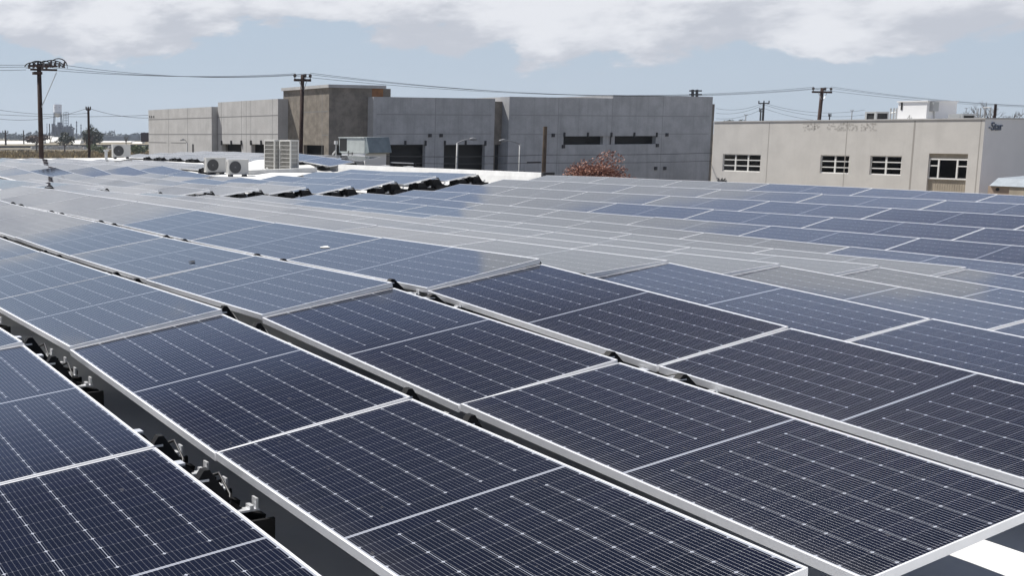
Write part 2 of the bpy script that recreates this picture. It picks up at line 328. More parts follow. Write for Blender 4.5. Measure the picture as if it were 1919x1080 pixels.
ZF = [[0.416,0.376,0.339,0.309,0.29,0.283,0.287,0.296,0.277,0.205,0.132],[0.467,0.428,0.395,0.374,0.363,0.359,0.38,0.394,0.365,0.275,0.202],[0.507,0.479,0.446,0.446,0.458,0.449,0.46,0.488,0.453,0.331,0.213],[0.501,0.536,0.529,0.543,0.554,0.544,0.56,0.582,0.545,0.4,0.286],[0.412,0.442,0.458,0.459,0.469,0.47,0.487,0.502,0.477,0.356,0.249],[0.308,0.352,0.361,0.372,0.375,0.369,0.383,0.411,0.392,0.289,0.186],[0.243,0.249,0.253,0.271,0.286,0.29,0.297,0.327,0.306,0.207,0.109],[0.203,0.192,0.18,0.184,0.206,0.216,0.223,0.239,0.227,0.125,0.022],[0.179,0.18,0.183,0.185,0.187,0.185,0.183,0.175,0.189,0.06,-0.03],[0.18,0.193,0.18,0.185,0.205,0.222,0.233,0.24,0.19,0.09,0.0],[0.218,0.244,0.249,0.266,0.282,0.296,0.305,0.313,0.25,0.16,0.07],[0.324,0.334,0.34,0.36,0.379,0.384,0.385,0.386,0.32,0.23,0.13],[0.402,0.426,0.43,0.445,0.456,0.462,0.462,0.457,0.39,0.3,0.21],[0.469,0.503,0.506,0.523,0.524,0.518,0.516,0.516,0.45,0.36,0.27]]
S2 = [[0.411,0.394,0.361,0.337,0.335,0.349,0.372,0.409,0.454],[0.315,0.297,0.266,0.263,0.277,0.32,0.375,0.415,0.456],[0.205,0.191,0.169,0.199,0.221,0.283,0.385,0.421,0.452],[0.194,0.185,0.167,0.203,0.191,0.237,0.386,0.437,0.438],[0.189,0.176,0.163,0.195,0.206,0.195,0.386,0.427,0.42],[0.197,0.186,0.151,0.2,0.172,0.22,0.366,0.396,0.40],[0.197,0.172,0.156,0.186,0.166,0.256,0.366,0.379,0.38],[0.297,0.272,0.229,0.227,0.229,0.285,0.344,0.358,0.36],[0.386,0.351,0.337,0.311,0.297,0.314,0.332,0.341,0.342],[0.429,0.404,0.355,0.377,0.372,0.349,0.33,0.326,0.333]]
AISLE = -8.29
TILT = 0.132
def lean(cols, i):
    """rise of the far edge of row i of a block: the racks tilt each panel against the roof, and the roof itself leans"""
    a, b = max(i - 1, 0), min(i + 1, len(cols) - 1)
    return [TILT + (y - x) / ((b - a) * PITCH) * 0.85 for x, y in zip(cols[a], cols[b])]
for r in range(4, 14): ZN[r] = [f - d for f, d in zip(ZF[r], lean(ZF, r))]
L2 = [[max(d, 0.10) if i < 3 else d for d in lean(S2, i)] for i in range(len(S2))]
PANELS = []          # (block, row, k, s0, s1, zn0, zn1, zf0, zf1)
for r in range(14):
    for k in range(7): PANELS.append(('near', r, k - 7, k - 7, k - 6, ZN[r][k], ZN[r][k+1], ZF[r][k], ZF[r][k+1]))
    for k in range(2): PANELS.append(('post', r, k, k, k + 1, ZN[r][8+k], ZN[r][9+k], ZF[r][8+k], ZF[r][9+k]))
for i, r in enumerate(range(4, 14)):
    z = S2[i] + [S2[i][8] + 0.012 * (j % 2) + 0.004 * j for j in range(1, 6)]
    ln = L2[i] + [TILT] * 5
    last = {5: 3, 11: 3, 12: 3, 13: 3}.get(r, 12 if r in (6, 7, 8, 9, 10) else 8)
    ks = list(range(last))
    if r in (11, 12): ks += list(range(6, 11))
    for k in ks: PANELS.append(('far', r, k, AISLE - k - 1, AISLE - k, z[k+1] - ln[k+1], z[k] - ln[k], z[k+1], z[k]))
for k, (za, zb) in enumerate(((0.345, 0.475), (0.475, 0.58))):       # the short row on the rise beside the tall condensers
    PANELS.append(('rise', 15, k, -14.20 - k, -13.2 - k, zb, za, zb + TILT, za + TILT))
for r in range(16, 20):
    for k in range(9):
        zz = lambda j: 0.20 + 0.045 * (r - 16) + 0.03 * math.sin(1.1 * j + r) * 0.6 + (0.014 if j % 2 else 0)
        PANELS.append(('back', r, k, -16.2 - k - 1, -16.2 - k, zz(k+1), zz(k), zz(k+1) + TILT, zz(k) + TILT))
def P3(s, r, z, far, dzv=0.13):
    return Vector((s * STEP + r * SKEW, r * PITCH + (math.sqrt(1 - dzv * dzv) if far else 0.0), z)) * W

# roof height: follows the feet of the panels
SAMP = []
for b, r, k, s0, s1, a0, a1, f0, f1 in PANELS:
    for s, z, zf in ((s0, a0, f0), (s1, a1, f1)):
        drop = 0.10
        if b == 'post' and s > 1.2: drop = 0.30
        elif b == 'post' and r < 3: drop = 0.40
        elif r < 3: drop = 0.20
        elif b == 'far': drop = 0.21 if s > AISLE - 1.5 else 0.12
        SAMP.append((s * STEP, r * PITCH, z - drop)); SAMP.append((s * STEP, r * PITCH + 0.7, z - drop))
for s, v, z in 2 * ((-14, 24, .30), (-17, 24, .34), (-11, 21, .22), (-9, 20, .18), (-12.5, 18.5, .12), (-24, 30, .3),
                (-8, 24, .2), (3.2, 2, -.30), (3.4, 5, -.28), (4.5, 1, -.34), (4.5, 6, -.34), (3.2, 8, -.34), (-8.3, 19.0, .05), (-9.4, 19.0, .06), (-10.5, 19.0, .07), (-11.6, 19.0, .09), (-13, 19.0, .12), (-15.2, 17.2, .18), (-16.0, 21.5, .22), (-13.4, 16.6, .20), (-14.3, 16.6, .20), (-12.5, 16.6, .18), (-13.0, 17.6, .21),
                (-13.8, 15.2, .10), (-13.0, 15.4, .06), (-12.3, 15.2, .06), (-13.4, 14.6, .06), (-14.6, 15.6, .14), (-15.5, 16.0, .18), (-12.2, 17.6, .18)):
    SAMP.append((s * STEP, v, z))
SA = np.array(SAMP)
def roof_z(u, v):
    d = (SA[:, 0] - u) ** 2 + ((SA[:, 1] - v) * 1.3) ** 2 + 0.04
    wgt = 1.0 / d ** 2.2
    return float((wgt * SA[:, 2]).sum() / wgt.sum())

# ------------------------------------------------------------------ ground
GZ = -5.0
g = MB(); g.quad((-2500, -1500, GZ), (600, -1500, GZ), (600, 2500, GZ), (-2500, 2500, GZ))
tag(g.build('ground', MAT['earth']), kind='structure')
g = MB(); g.quad((-60, -200, GZ + .004), (-46.5, -200, GZ + .004), (-46.5, 300, GZ + .004), (-60, 300, GZ + .004))
tag(g.build('road', MAT['asphalt']), kind='structure')
g = MB(); g.box(-46.5, -200, GZ - .1, -44.9, 300, GZ + .13)
tag(g.build('pavement', MAT['conc']), kind='structure')

# ------------------------------------------------------------------ the warehouse that carries the panels
wh = tag(empty('warehouse', (0, 8, GZ)), 'low white roofed warehouse carrying the rows of solar panels', 'warehouse')
roof = WMB()
US = np.arange(-52, 9.3, 0.5); VS = np.arange(-5, 26.6, 0.42)
def inside(u, v): return v <= 17.75 or (u <= -16.4 and v <= 19.8) or u <= -34.6
idx = {}
for i, u in enumerate(US):
    for j, v in enumerate(VS):
        idx[i, j] = len(roof.v); roof.v.append((u * W, v * W, roof_z(u, v) * W))
for i in range(len(US) - 1):
    for j in range(len(VS) - 1):
        if inside(US[i+1], VS[j+1]): roof.f.append((idx[i,j], idx[i+1,j], idx[i+1,j+1], idx[i,j+1])); roof.mi.append(0)
# hang the outer walls from the rim of the roof
from collections import Counter
ec = Counter(); eo = {}
for f in roof.f:
    for a, b in zip(f, f[1:] + f[:1]): ec[frozenset((a, b))] += 1; eo[frozenset((a, b))] = (a, b)
wl = WMB()
for e, n in ec.items():
    if n == 1:
        a, b = eo[e]; A, B = roof.v[a], roof.v[b]
        wl.quad(A, B, (B[0], B[1], GZ), (A[0], A[1], GZ))
roof.build('roof', MAT['roof'], wh, smooth=True)
wl.build('wall', MAT['conc_lit'], wh)
# raised kerb at the north edge, its end cap, and the long low duct kerb beside the condensers
pp = WMB()
v0 = 19.4 * W
for i in range(14):
    ua, ub = -16.3 * W - i * 1.25, -16.3 * W - (i + 1) * 1.25
    za, zb = 0.42 * W - 0.004 * i, 0.42 * W - 0.004 * (i + 1)
    vs = [(ua, v0 - .30, za - .60), (ua, v0 - .20, za - .12), (ua, v0 - .16, za), (ua, v0 + .16, za), (ua, v0 + .16, -.6)]
    vt = [(ub, v0 - .30, zb - .60), (ub, v0 - .20, zb - .12), (ub, v0 - .16, zb), (ub, v0 + .16, zb), (ub, v0 + .16, -.6)]
    for a in range(4): pp.quad(vs[a], vs[a+1], vt[a+1], vt[a])
    if i == 0: pp.add(vs, [(0, 1, 2, 3, 4)])
pp.build('parapet', MAT['white_paint'], wh)
pc = WMB(); pc.box(-16.3*W + .004, v0 - .2, .42*W - .17, -16.3*W + .09, v0 + .2, .42*W + .02); pc.build('parapet_cap', MAT['hardware'], wh)

# ------------------------------------------------------------------ solar panels
fm = MB(); L_ = 0.0105; E_ = 0.0065
fm.box(0, 0, -PT, PL, L_, 0.0015); fm.box(0, PW - L_, -PT, PL, PW, 0.0015); fm.box(0, L_, -PT, E_, PW - L_, 0.0012); fm.box(PL - E_, L_, -PT, PL, PW - L_, 0.0012)
fm.box(0, L_, -PT, PL, .03, -PT + .002); fm.box(0, PW - .03, -PT, PL, PW - L_, -PT + .002)
fr0 = fm.build('frame', MAT['frame'])
gm = MB(); gm.quad((E_, L_, 0), (PL - E_, L_, 0), (PL - E_, PW - L_, 0), (E_, PW - L_, 0)); gl0 = gm.build('cell_glass', MAT['cells'])
bmsh = MB(); bmsh.box(L_, L_, -.007, PL - L_, PW - L_, -.004); bs0 = bmsh.build('backsheet', MAT['white_paint'])
jb = MB()
for x in (PL/2 - .32, PL/2, PL/2 + .32): jb.box(x - .03, PW - .12, -.026, x + .03, PW - .06, -.0071)
jb0 = jb.build('junction_box', MAT['plastic'])
ORD = ['first','second','third','fourth','fifth','sixth','seventh','eighth','ninth','tenth','eleventh','twelfth','thirteenth','fourteenth','fifteenth']
def corners(p):
    b, r, k, s0, s1, a0, a1, f0, f1 = p
    return P3(s0, r, a0, 0), P3(s1, r, a1, 0), P3(s0, r, f0, 1), P3(s1, r, f1, 1)
def in_frame(c, mg=180):
    xs = [seen(q) for q in c]
    if any(x is None for x in xs): return False
    return max(x[0] for x in xs) > -mg and min(x[0] for x in xs) < 1919 + mg and min(x[1] for x in xs) < 1080 + mg and max(x[1] for x in xs) > 0
def plabel(b, r, k):
    if b == 'near':
        tone = 'slate blue' if r < 4 else 'pale grey'
        return f'{tone} solar panel, {ORD[-k-1]} left of the ridge in the {ORD[r]} row from lower left'
    if b == 'post':
        tone = 'dark navy' if r < 4 else 'grey blue'
        return f'{tone} solar panel, {ORD[k]} right of the ridge in the {ORD[r]} row from lower left'
    if b == 'far': return f'pale solar panel beyond the white aisle, {ORD[k]} from it in its {ORD[r-4]} row'
    if b == 'rise': return ('lower' if k == 0 else 'upper') + ' blue solar panel on the rise right of the tall condensers'
    return f'far solar panel before the grey building, {ORD[k]} from the right in its {ORD[r-16]} row'
FIRST = [True]
def place_panel(p):
    b, r, k = p[:3]
    n0, n1, f0, f1 = corners(p)
    if not in_frame((n0, n1, f0, f1)): return None
    ex = ((n1 - n0) + (f1 - f0)).normalized(); ey = ((f0 - n0) + (f1 - n1)).normalized(); ez = ex.cross(ey).normalized(); ey = ez.cross(ex)
    jit = 0.004 * W
    org = (n0 + n1 + f0 + f1) / 4 - ex * PL / 2 - ey * PW / 2 + ez * random.uniform(-jit, jit)
    e = bpy.data.objects.new('solar_panel', None); COL.objects.link(e); e.empty_display_size = .2
    jr = Matrix.Rotation(math.radians(random.gauss(0, .16)), 3, ex) @ Matrix.Rotation(math.radians(random.gauss(0, .10)), 3, ey); ex, ey, ez = jr @ ex, jr @ ey, jr @ ez
    org = (n0 + n1 + f0 + f1) / 4 - ex * PL / 2 - ey * PW / 2
    mm = Matrix((ex, ey, ez)).transposed().to_4x4(); mm.translation = org; e.matrix_world = mm
    tag(e, plabel(b, r, k), 'solar panel', 'solar panels in rows on the roof')
    kids = [fr0, gl0]
    if b in ('far', 'rise', 'near') : kids = [fr0, gl0, bs0]
    for src in kids:
        if FIRST[0] or src.parent is None: c = src
        else: c = src.copy(); COL.objects.link(c)
        c.parent = e
    FIRST[0] = False
    return e
for p in PANELS: place_panel(p)
bpy.data.objects.remove(jb0)
if bs0.parent is None: bpy.data.objects.remove(bs0)

# ------------------------------------------------------------------ ballast feet between the rows
def foot_meshes():
    b = MB()
    b.box(-.21, -.20, 0, .21, .21, .035); b.box(-.21, -.20, .035, -.195, .21, .085); b.box(.195, -.20, .035, .21, .21, .085)
    prof = [(-.22, .03), (.20, .03), (.21, .075), (.12, .10), (.06, .14), (.0, .215), (-.045, .272), (-.07, .272), (-.10, .235), (-.21, .215), (-.22, .17)]
    low = [(y, z * .82) for y, z in prof]
    hole = None
    b.prism(low, 0, -.16, -.11); b.prism(prof, 0, .09, .13)
    b.box(-.11, -.085, .15, .09, -.05, .215); b.box(-.17, .08, .085, .155, .11, .105); b.box(-.115, -.19, .06, .10, -.17, .17)
    cl = []
    for x in (-.155, .085): c = MB(); c.box(x, -.165, .232, x + .05, -.05, .240); cl.append(c.build('clamp', MAT['clamp']))
    for x in (-.17, .12):
        c = MB(); c.prism([(.06, .105), (.165, .105), (.165, .112), (.158, .112), (.158, .150), (.148, .150), (.148, .112), (.138, .112), (.138, .126), (.120, .126), (.120, .112), (.06, .112)], 0, x, x + .04); cl.append(c.build('clamp', MAT['clamp']))
    t = MB(); t.tube([(-.3, -.12, .10), (-.2, .0, .13), (-.05, .08, .20), (.1, .06, .16), (.24, -.02, .09), (.36, -.1, .07)], .006, 6)
    return b.build('base', MAT['plastic']), cl, t.build('cable', MAT['cable'], smooth=True)
fb0, fc0, ft0 = foot_meshes()
used = [False]
def foot(s, r, zf, znext, label, cable=False, group='black mounting feet under the panel edges'):
    u = s * STEP + r * SKEW; vfar = r * PITCH + 0.99; v = vfar + 0.13
    z0 = min(max(roof_z(u, v), zf - .30), zf - .15)
    pos = Vector((u, v, z0)) * W
    q = seen(pos)
    if q is None or not (-60 < q[0] < 1980 and q[1] < 1150): return
    e = empty('mounting_foot', pos); e.scale = (1.45 if 'aisle' in label or 'back rows' in label or 'condensers' in label else 1, 1, (zf - z0 + (0.012 if r < 3 else -0.012)) / 0.272)
    tag(e, label, 'mounting foot', group)
    for src in (fb0, *fc0) + ((ft0,) if cable else ()):
        if src.parent is None: c = src
        else: c = src.copy(); COL.objects.link(c)
        c.parent = e
for r in range(0, 5):
    for b, ks in (('near', range(-7, 0)), ('post', range(0, 2))):
        for k in ks:
            zz = [p for p in PANELS if p[0] == b and p[1] == r and p[2] == k][0]
            nx = [p for p in PANELS if p[0] == b and p[1] == r + 1 and p[2] == k][0]
            for fr, side in ((0.115, 'left'), (0.885, 'right')):
                if b == 'post' and k == 1 and fr > .5 and r == 2: continue
                s = k + fr; zf = zz[7] * (1 - fr) + zz[8] * fr; zn = nx[5] * (1 - fr) + nx[6] * fr
                which = f'panel {ORD[-k-1]} left' if b == 'near' else f'panel {ORD[k]} right'
                foot(s, r, zf, zn, f'black mounting foot behind the {ORD[r]} row, {side} end of its {which} of ridge', r < 3)
for r in range(4, 14):
    pl = [p for p in PANELS if p[0] == 'far' and p[1] == r and p[2] == 0][0]
    foot(AISLE - 0.10, r, pl[8] - .012, 0, f'black mounting foot at the white aisle, high corner of the {ORD[r-4]} row end')
    u = AISLE - 0.10
    foot(u, r - 0.36, pl[6] + .085, 0, f'black mounting foot at the white aisle, middle of the {ORD[r-4]} row end')
for k in range(6):
    for fr, side in ((.15, 'left'), (.85, 'right')):
        foot(-16.2 - 7 + k + fr, 15, 0.33, 0, f'black mounting foot under the back rows, {side} end of panel {ORD[k]} from the left')
for k in range(2):
    for fr, side in ((.15, 'left'), (.85, 'right')):
        z = (0.58, 0.475, 0.345)
        s = -15.2 + k + fr; zf = z[k] * (1 - fr) + z[k+1] * fr
        foot(s, 14, zf + .02, 0, f'black mounting foot below the rise panels, {side} end of the {"upper" if k == 0 else "lower"} one')
foot(-13.3, 15, 0.345 + TILT, 0, 'black mounting foot at the right high corner of the rise panels')
for k, (s, r, z) in enumerate(((-10.4, 17.0, .30), (-10.9, 17.0, .30), (-9.1, 16.6, .28))):
    foot(s, r, z, 0, ['left black mounting foot of the pair before the white kerb', 'right black mounting foot of the pair before the white kerb', 'black mounting foot alone before the end of the white kerb'][k])
for k, (s, r, z) in enumerate(((-14.0, 11, .37), (-14.15, 11.35, .33), (-14.1, 12, .36))):
    foot(s, r, z, 0, f'{("lower", "middle", "upper")[k]} black mounting foot left of the small condensers')
for k, s in enumerate((-11.75, -12.1)):
    foot(s, 4, 0.41, 0, ['left black mounting foot in the gap of the second far row', 'right black mounting foot in the gap of the second far row'][k])

# ------------------------------------------------------------------ rooftop machines
def mini_split(loc, rz, label, s=1.0):
    """outdoor unit: front (fan) faces local +x, width along y"""
    e = empty('condenser_unit', loc, rz); tag(e, label, 'air conditioner', 'small outdoor units on the roof')
    w_, d_, h_, b0 = .82 * s, .31 * s, .56 * s, .09 * s
    m = MB(); m.box(-d_, -w_/2, b0, 0, w_/2, b0 + h_); m.box(-d_ - .004, -w_/2 - .006, b0 + h_ - .02, .006, w_/2 + .006, b0 + h_ + .012)
    for i in range(10): z = b0 + .08 + i * .042 * s; m.cur = 1; m.box(-d_ * .85, -w_/2 - .004, z, -d_ * .35, -w_/2 + .002, z + .014 * s)
    m.cur = 0; m.build('casing', [MAT['hvac'], MAT['hardware']], e)
    f = MB(); cy_, cz_, R_ = -.13 * s, b0 + h_ * .5, .235 * s
    f.tube([(.002, cy_, cz_), (.010, cy_, cz_)], R_, 28)
    fan = f.build('fan_grille', MAT['fan'], e)
    gr = MB()
    for i in range(-6, 7):
        y = i * R_ / 6.6; hh = math.sqrt(max(R_ * R_ - y * y, 0)); gr.box(.0101, cy_ + y - .004, cz_ - hh, .018, cy_ + y + .004, cz_ + hh)
    gr.tube([(.0101, cy_, cz_), (.02, cy_, cz_)], R_ * .15, 12)
    gr.build('guard', MAT['fan_guard'], fan)
    for y in (-.28 * s, .28 * s):
        q = MB(); q.box(-d_, y - .05, 0, .03, y + .05, b0); q.build('foot', MAT['hardware'], e)
    return e
def roof_at(x, y, z): return at_z(x, y, z)
pA = at_t(405, 327, 38.6); pB = at_t(447, 331.5, 37.4); pC = at_t(228, 298, 52)
mini_split(pA, math.radians(-8), 'left of the two small outdoor units with round fans on white roof', .89)
mini_split(pB, math.radians(-8), 'right of the two small outdoor units with round fans on white roof', .89)
mini_split(pC, math.radians(-12), 'small distant outdoor unit with half hidden fan at the roof edge', 1.05)

def tall_condenser(loc, label, wd, dp, h):
    e = empty('tall_condenser', loc, math.radians(0)); tag(e, label, 'air conditioner', 'tall condensers on the roof')
    m = MB(); t = .055
    m.box(-wd/2, -dp/2, 0, wd/2, dp/2, .06); m.box(-wd/2, -dp/2, h - .05, wd/2, dp/2, h)
    for x in (-wd/2, wd/2 - t):
        for y in (-dp/2, dp/2 - t): m.box(x, y, .06, x + t, y + t, h - .05)
    m.build('casing', MAT['hvac'], e)
    c = MB(); c.box(-wd/2 + .02, -dp/2 + .03, .06, wd/2 - .02, dp/2 - .03, h - .05); c.build('coil', MAT['coil'], e)
    gz = MB()
    for i in range(1, 7):
        z = .06 + (h - .11) * i / 7
        gz.box(-wd/2 + t, -dp/2 + .005, z - .008, wd/2 - t, -dp/2 + .028, z + .008); gz.box(wd/2 - .018, -dp/2 + t, z - .012, wd/2 - .004, dp/2 - t, z + .012)
    for i in range(1, 8):
        x = -wd/2 + t + (wd - 2 * t) * i / 8; gz.box(x - .004, -dp/2 + .012, .06, x + .004, -dp/2 + .0275, h - .05)
    for i in range(1, 5):
        y = -dp/2 + t + (dp - 2 * t) * i / 5; gz.box(wd/2 - .0195, y - .011, .06, wd/2 - .008, y + .011, h - .05)
    gz.build('guard', MAT['hvac'], e)
    return e
tall_condenser(at_t(512, 321, 39.4), 'left of the two tall ivory condensers with wire coil guards', .80, .33, 1.13)
tall_condenser(at_t(541.5, 322.5, 38.6), 'right of the two tall ivory condensers with wire coil guards', .82, .34, 1.13)
# long low white plinth under the pipes
a = at_t(462, 326, 38.2); b = at_t(578, 323.5, 37.6)
m = WMB(); m.beam(a + Vector((0, .1, .02)), b + Vector((0, .3, .06)), .5, .22)
tag(m.build('roof_kerb', MAT['white_paint']), 'long low white kerb running under the tall condensers', 'roof kerb')
pt = MB(); q = at_t(512, 321, 38.6)
pt.tube([q + Vector((0, -.15, .02)), q + Vector((-.1, -.2, .12)), q + Vector((-.25, -.2, .05)), q + Vector((-.4, -.2, .1)), q + Vector((-.55, -.15, .03))], .02, 6)
tag(pt.build('refrigerant_pipe', MAT['white_paint'], smooth=True), 'looped white pipe at the foot of the left tall condenser', 'pipe')

# grey green cooler with sloping hood on a white plinth
ce = empty('rooftop_cooler', at_t(684, 309, 50.0)); tag(ce, 'grey green rooftop cooler with sloping hood on white base', 'rooftop unit')
S_ = 50.0 / F
m = MB(); m.prism([(-2.05, .0), (.0, -.28), (.0, .5), (-2.05, .5)], 1, 0, 1.15); m.build('plinth', MAT['white_and_bounce'], ce)
m = MB(); m.box(-2.25, -.03, .52, .0, 1.2, 1.22); m.box(-2.28, -.06, 1.22, .0, 1.23, 1.265)
m.build('housing', MAT['teal'], ce)
m = MB(); m.box(-2.18, -.036, .60, -1.55, -.03, 1.18); m.build('dark_opening', MAT['dark'], ce)
m = MB(); m.prism([(.001, 1.262), (.0, .50), (.38, .56), (.12, 1.262)], 1, -.02, 1.2); m.build('hood', MAT['hood'], ce)
m = MB(); m.beam((-1.35, -.07, .4), (-1.35, -.07, .62), .03); m.beam((-1.35, -.07, .5), (-1.0, -.07, .5), .03); m.beam((-1.0, -.07, .42), (-1.0, -.07, .56), .03); m.build('valve', MAT['hardware'], ce)
m = MB(); m.tube([(-2.42, -.1, -.1), (-2.42, -.1, 1.0)], .03, 6); m.tube([(-2.42, -.1, .62), (-2.7, -.1, .45), (-2.78, -.1, .3), (-2.78, -.1, -.1)], .035, 6); m.box(-2.5, -.16, .92, -2.35, -.04, 1.08); m.build('pipe', MAT['white_paint'], ce)
for k, (x, y, t) in enumerate(((721, 317.5, 46), (765, 319.5, 44.5))):
    e = empty('roof_vent', at_t(x, y, t), .3); tag(e, ['white boxy roof vent below the hooded cooler', 'white boxy roof vent between cooler and kerb'][k], 'roof vent', 'boxy white roof vents')
    m = MB(); m.box(-.14, -.1, 0, .1, .16, .1); m.prism([(-.2, .1), (.16, .1), (.1, .17), (-.14, .17)], 1, -.15, .2); m.build('hood', MAT['white_paint'], e)
    m = MB(); m.box(-.21, -.1, .02, -.141, .1, .09); m.build('opening', MAT['hardware'], e)
# black cable tray rack standing free beside the cooler
e = empty('ballast_tray_rack', at_t(760, 313, 49)); tag(e, 'row of spare black ballast trays right of the cooler', 'tray rack')
m = MB()
for i, x in enumerate((-.9, -.55, .25, .55)):
    m.box(x - .1, -.1, -.15, x + .1, .1, .1); m.prism([(-.12, .1), (.12, .1), (.0, .2)], 1, -.05 + 0, .05) if False else None
m.box(-1.0, -.12, .1, .8, .12, .16); m.beam((.75, 0, .12), (.95, 0, -.22), .06); m.build('tray', MAT['plastic'], e)
m = MB(); m.box(-1.0, -.13, .161, .75, -.09, .20); m.build('rail', MAT['clamp'], e)
# white vent pipe at the roof edge, far left
e = MB(); q = at_t(199, 300, 50); e.tube([q - Vector((0, 0, .3)), q + Vector((0, 0, .42))], .07, 10); e.tube([q + Vector((0, 0, .40)), q + Vector((0, 0, .47))], .12, 10)
tag(e.build('vent_pipe', MAT['white_paint'], smooth=False), 'white vent pipe standing left of the distant outdoor unit', 'vent pipe')
# bird dropping and twig on the panels
def on_panel(x, y):
    d = ray(x, y)
    for p in PANELS:
        n0, n1, f0, f1 = corners(p); ex = (n1 - n0).normalized(); ey = (f0 - n0).normalized(); nz = ex.cross(ey).normalized()
        t = (n0 - CAM).dot(nz) / d.dot(nz); q = CAM + d * t; a, b = (q - n0).dot(ex), (q - n0).dot(ey)
        if t > 0 and 0 < a < PL and 0 < b < PW: return q, ex, ey, nz
    return None
for x, y, sz, mk, lab, nm, cat in ((609, 464, .045, 'white_paint', 'white bird dropping on a slate blue panel', 'bird_dropping', 'dropping'), (360, 491.5, .035, 'plastic', 'small dark leaf scrap lying on a slate blue panel', 'leaf_scrap', 'leaf')):
    hit = on_panel(x, y)
    if hit:
        q, ex, ey, nz = hit; m = MB(); rb = random.Random(2); rim = []
        for i in range(14): a = i * math.pi / 7; r_ = sz * rb.uniform(.6, 1.15); rim.append(q + ex * math.cos(a) * r_ * 1.3 + ey * math.sin(a) * r_ + nz * .006)
        m.add(rim + [q + nz * .012], [(i, (i + 1) % 14, 14) for i in range(14)]); tag(m.build(nm, MAT[mk]), lab, cat)

# ------------------------------------------------------------------ grey tilt-up building across the road
U3 = -62.2
gb = tag(empty('tilt_up_building', (-70, 50, GZ)), 'unfinished grey concrete building with brown tower and dark openings', 'building')
def zpx(x, y, u=None, v=None): return (at_u(x, y, u) if u is not None else at_v(x, y, v)).z
def Ru(u): return lambda a, z, d: (u - d, a, z)        # face looking along +u
def Rv(v): return lambda a, z, d: (a, v + d, z)        # face looking along -v
def aU(x, y, u): return at_u(x, y, u).y
def aV(x, y, v): return at_v(x, y, v).x
def bracket(m, x, y, z, ax):
    m.box(x - .06, y - .06, z - .08, x + .06, y + .06, z + .30)
def strips(m, face, a0, a1, z0, z1, vert, horiz, wd=.075):
    """dark joints as thin strips 3 mm proud of the wall"""
    m.cur = 1
    for a, lo, hi in vert:
        p = [face(a - wd/2, lo, -.003), face(a + wd/2, lo, -.003), face(a + wd/2, hi, -.003), face(a - wd/2, hi, -.003)]; m.quad(*p)
    for z, lo, hi in horiz:
        p = [face(lo, z - wd/2, -.006), face(hi, z - wd/2, -.006), face(hi, z + wd/2, -.006), face(lo, z + wd/2, -.006)]; m.quad(*p)
    m.cur = 0
# block with the two shaded loading openings (third from the left)
v_a, v_b = aU(700, 182, U3), aU(928, 185, U3); top3 = zpx(790, 182.5, U3)
face = Ru(U3); m = WMB()
h3 = [(aU(722, 280, U3), aU(797, 280, U3), GZ, zpx(760, 271, U3)), (aU(832, 280, U3), aU(909, 280, U3), GZ, zpx(870, 271, U3))]
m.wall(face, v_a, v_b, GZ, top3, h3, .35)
zz3 = [zpx(810, 214.8, U3), zpx(810, 251, U3)]
strips(m, face, v_a, v_b, GZ, top3, [(aU(816, 220, U3), GZ, top3)], [(z, v_a + .3, v_b - .3) for z in zz3], .07)
U3b = U3 - 14
m.quad((U3, v_a, GZ), (U3 - .9, v_a, GZ), (U3 - .9, v_a, top3), (U3, v_a, top3)); m.quad((U3 - .9, v_a, GZ), (U3 - 14, v_a, GZ), (U3 - 14, v_a, top3), (U3 - .9, v_a, top3))
m.quad((U3, v_b, GZ), (U3 - 14, v_b, GZ), (U3 - 14, v_b, top3), (U3, v_b, top3)); m.quad((U3 - 14, v_a, GZ), (U3 - 14, v_b, GZ), (U3 - 14, v_b, top3), (U3 - 14, v_a, top3))
wall3 = m.build('wall', [MAT['conc'], MAT['joint_soft']], gb)
hw = WMB()
for x in (759, 797, 833, 872, 909): bracket(hw, U3 + .05, aU(x, 270, U3), zpx(x, 271, U3), 1)
for x, y in ((805, 253), (826, 253)): p = at_u(x, y, U3); hw.box(U3, p.y - .12, p.z - .16, U3 + .12, p.y + .12, p.z + .1)
hw.build('brackets', MAT['hardware'], gb)
# recess between the blocks
vr0, vr1 = v_b, aU(957, 190, U3 + .3); Ur = U3 - .5
m = WMB(); zr = zpx(938, 190, Ur)
m.wall(Ru(Ur), vr0, vr1, GZ, zr, [(aU(927, 290, Ur), aU(942, 290, Ur), GZ, zpx(935, 271, Ur))], .3)
m.quad((Ur, vr0, zr), (Ur, vr1, zr), (Ur - 13, vr1, zr), (Ur - 13, vr0, zr)); m.build('recess_wall', MAT['conc_brown'], gb)
# long block on the right, in two heights
U4 = U3 + .35; v4, v5, v6 = aU(955, 182, U4), aU(1149, 182, U4), aU(1336, 182, U4)
t4, t5 = zpx(1050, 182.5, U4), zpx(1240, 179.5, U4)
m = WMB(); face = Ru(U4)
zb0, zb1 = zpx(1145, 270.5, U4), zpx(1145, 255, U4)
hA = (aU(1056, 262, U4), aU(1132, 262, U4), zb0, zb1); hB = (aU(1154, 262, U4), aU(1229, 262, U4), zb0, zb1)
m.wall(face, v4, v5, GZ, t4, [(hA[0], v5, zb0, zb1)], .4); m.wall(face, v5, v6, GZ, t5, [(v5, hB[1], zb0, zb1)], .4)
m.box(U4 - .45, hA[1], zb0 + .002, U4 - .12, hB[0], zb1 - .002)
zs = [zpx(1240, 217.5, U4), zpx(1240, 251, U4)]
strips(m, face, v4, v6, GZ, t5, [(aU(1047, 200, U4), GZ, t4), (v5, GZ, t4), (aU(1243, 200, U4), GZ, t5)], [(zs[0], v4 + .2, v6 - .3), (zs[1], v4 + .2, aU(1056, 262, U4)), (zs[1], aU(1232, 262, U4), v6 - .3)], .065)
